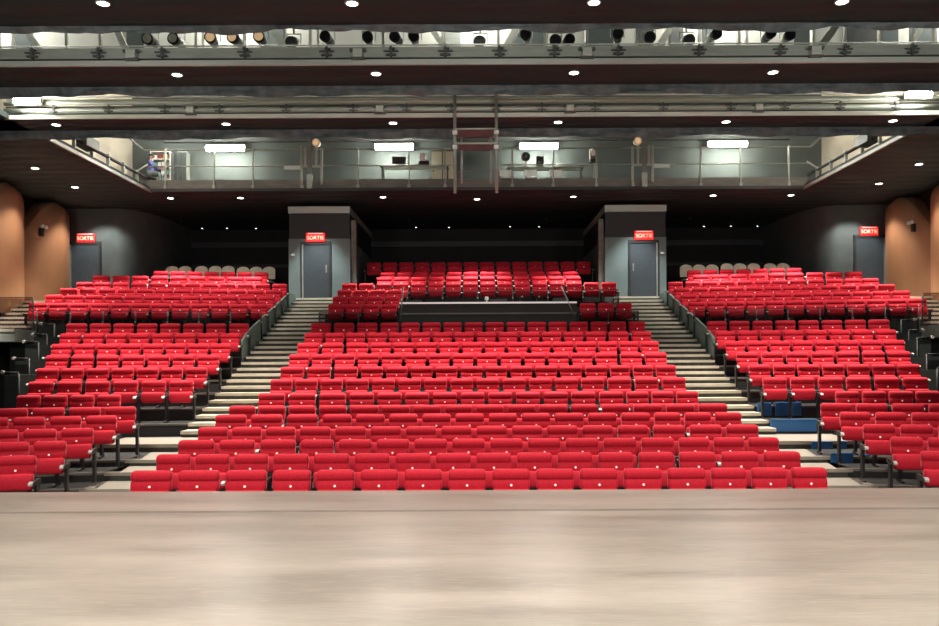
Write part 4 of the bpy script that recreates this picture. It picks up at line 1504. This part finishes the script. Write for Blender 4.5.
    zs = base.z + 0.37 * sc
    MB().cyl((base.x + 0.02, base.y, zs - 0.05), (base.x + 0.02, base.y, zs), 0.17, n=16).build('seat', M['charcoal'], st)
    for a in range(4):
        t = a * math.pi / 2 + math.pi / 4
        MB().cyl((base.x + 0.02 + 0.16 * math.cos(t), base.y + 0.16 * math.sin(t), zg), (base.x + 0.02 + 0.1 * math.cos(t), base.y + 0.1 * math.sin(t), zs - 0.05), 0.014, n=8).build('leg', M['steel_dark'], st)


person()

# ------------------------------------------------------------------ hanging scaffold under the second bridge
D = dC - 0.16
x0, x1 = (456 - CX) * D / F, (497.5 - CX) * D / F
Zt = lambda py: W(0, py, D).z
root = empty('hanging_scaffold', ((x0 + x1) / 2, D, Zt(190)), 'hanging tubular metal scaffold with maroon cross boards in the middle of the second bridge', 'frame')
for xx in (x0, x1):
    MB().cyl((xx, D, Zt(193)), (xx, D, Zt(93)), 0.035, n=10).build('upright', M['rail'], root)
for xx in (x0 + 0.14, x1 - 0.12):
    MB().cyl((xx, D + 0.02, Zt(183)), (xx, D + 0.02, Zt(131)), 0.026, n=10).build('inner_upright', M['rail'], root)
for (ya, yb) in ((129, 137), (143.5, 150)):
    MB().box(x0 + 0.08, x1 - 0.08, D - 0.02, D + 0.05, Zt(yb), Zt(ya + 1.5)).build('cross_board', M['maroon'], root)
    MB().cyl((x0, D - 0.02, Zt(ya)), (x1, D - 0.02, Zt(ya)), 0.018, n=8).build('cross_tube', M['steel_light'], root)
for yy in (133, 147.5):
    for xx in (x0, x1):
        MB().cyl((xx - 0.05, D - 0.05, Zt(yy)), (xx + 0.05, D - 0.05, Zt(yy)), 0.045, n=10).build('coupler', M['white_plastic'], root)
MB().box(x0, x1, D, D + 0.04, Zt(171), Zt(170)).build('foot_bar', M['steel_dark'], root)

# ------------------------------------------------------------------ unseen lamps for the stage, upper voids
def lamp(kind, loc, energy, color=(1, 0.95, 0.88), target=None, size=0.3, spot=60, blend=0.6, sx=None, sy=None):
    d = bpy.data.lights.new('lamp', kind)
    d.energy = energy
    d.color = color
    if kind == 'SPOT':
        d.spot_size = math.radians(spot); d.spot_blend = blend; d.shadow_soft_size = size
    elif kind == 'AREA':
        d.shape = 'RECTANGLE'; d.size = sx or size; d.size_y = sy or size
    else:
        d.shadow_soft_size = size
    o = bpy.data.objects.new('unseen_lamp', d)
    o.location = loc
    if target is not None:
        o.rotation_euler = (Vector(target) - Vector(loc)).to_track_quat('-Z', 'Y').to_euler()
    COL.objects.link(o)
    return o


for x in (-6, -2, 2, 6):
    lamp('SPOT', (x, 3.0, 6.4), 2100, (1, 0.955, 0.875), (x, 5.5, 0), 0.4, 95, 0.9)  # unseen spots added to light the stage floor
for x in (-8, -2.7, 2.7, 8):                    # unseen spots added to brighten the lighting bridges, some fill on the seats
    lamp('SPOT', (x, 3.5, 4.2), 1000, (1, 0.98, 0.92), (x * 1.15, 15.5, 7.0), 0.2, 62, 0.9)
# unseen lamps brightening the white wall above the front bridge
for x in (-9, -4.5, 0, 4.5, 9):
    lamp('POINT', (x, dB + 0.75, 8.6), 210, (1, 0.98, 0.9), size=0.3)
lamp('POINT', (-9.75, 25.5, 8.7), 45, (1, 0.97, 0.9), size=0.1)  # unseen lamp added to brighten the gallery shelf
for x in (-8.5, 0, 8.5):                        # unseen lamps added in the open void to brighten the upper seats
    lamp('SPOT', (x, 20.2, 9.3), 2100 if x else 1100, (1, 0.93, 0.85), (x * 1.02, 23.6, 3.0), 0.15, 68, 0.9)
for sg in (-1, 1):
    lamp('POINT', (sg * 9.6, 22.0, 9.0), 240, (1, 0.93, 0.8), size=0.4)  # unseen lamp brightening the beige upper wall
    # wall washers on the wood panels
    lamp('SPOT', (sg * 12.4, 25.6, 6.6), 270, (1, 0.82, 0.66), (sg * 13.4, 26.0, 3.4), 0.1, 75, 0.8)
    lamp('SPOT', (sg * 12.4, 22.9, 6.6), 270, (1, 0.82, 0.66), (sg * 13.4, 23.3, 3.4), 0.1, 75, 0.8)
    lamp('SPOT', (sg * 12.6, 26.0, 6.5), 260, (0.95, 1.0, 0.95), (sg * 12.6, 27.4, 4.6), 0.1, 80, 0.5)
    lamp('SPOT', (sg * 12.6, 17.3, 6.4), 1500, (1, 0.94, 0.85), (sg * 13.1, 20.6, 2.4), 0.1, 36, 0.9)  # unseen spot added to brighten the side stair landing
    lamp('SPOT', (sg * 5.2, 25.2, 6.5), 420, (0.9, 1, 1), (sg * 5.2, 26.9, 2.9), 0.1, 62, 0.9)  # unseen spot brightening the door pier

w = bpy.data.worlds.new('World')
SC.world = w
w.use_nodes = True
bg = w.node_tree.nodes['Background']
bg.inputs['Color'].default_value = (1.0, 0.97, 0.93, 1)
bg.inputs['Strength'].default_value = 0.25

# ------------------------------------------------------------------ camera
cd = bpy.data.cameras.new('camera')
cam = bpy.data.objects.new('camera', cd)
COL.objects.link(cam)
cd.sensor_width = 36.0
cd.lens = F / 939.0 * 36.0
cd.shift_x = -(CX - 469.5) / 939.0
cd.shift_y = (HY - 313.0) / 939.0
cd.clip_end = 200
cam.location = (0, 0, CZ)
cam.rotation_euler = (Matrix.Rotation(math.pi / 2, 3, 'X') @ Matrix.Rotation(math.radians(-0.28), 3, 'Z')).to_euler()
SC.camera = cam

SC.view_settings.view_transform = 'Standard'
SC.view_settings.look = 'None'
SC.view_settings.exposure = 0.0
print('SEATS', N_SEATS[0])
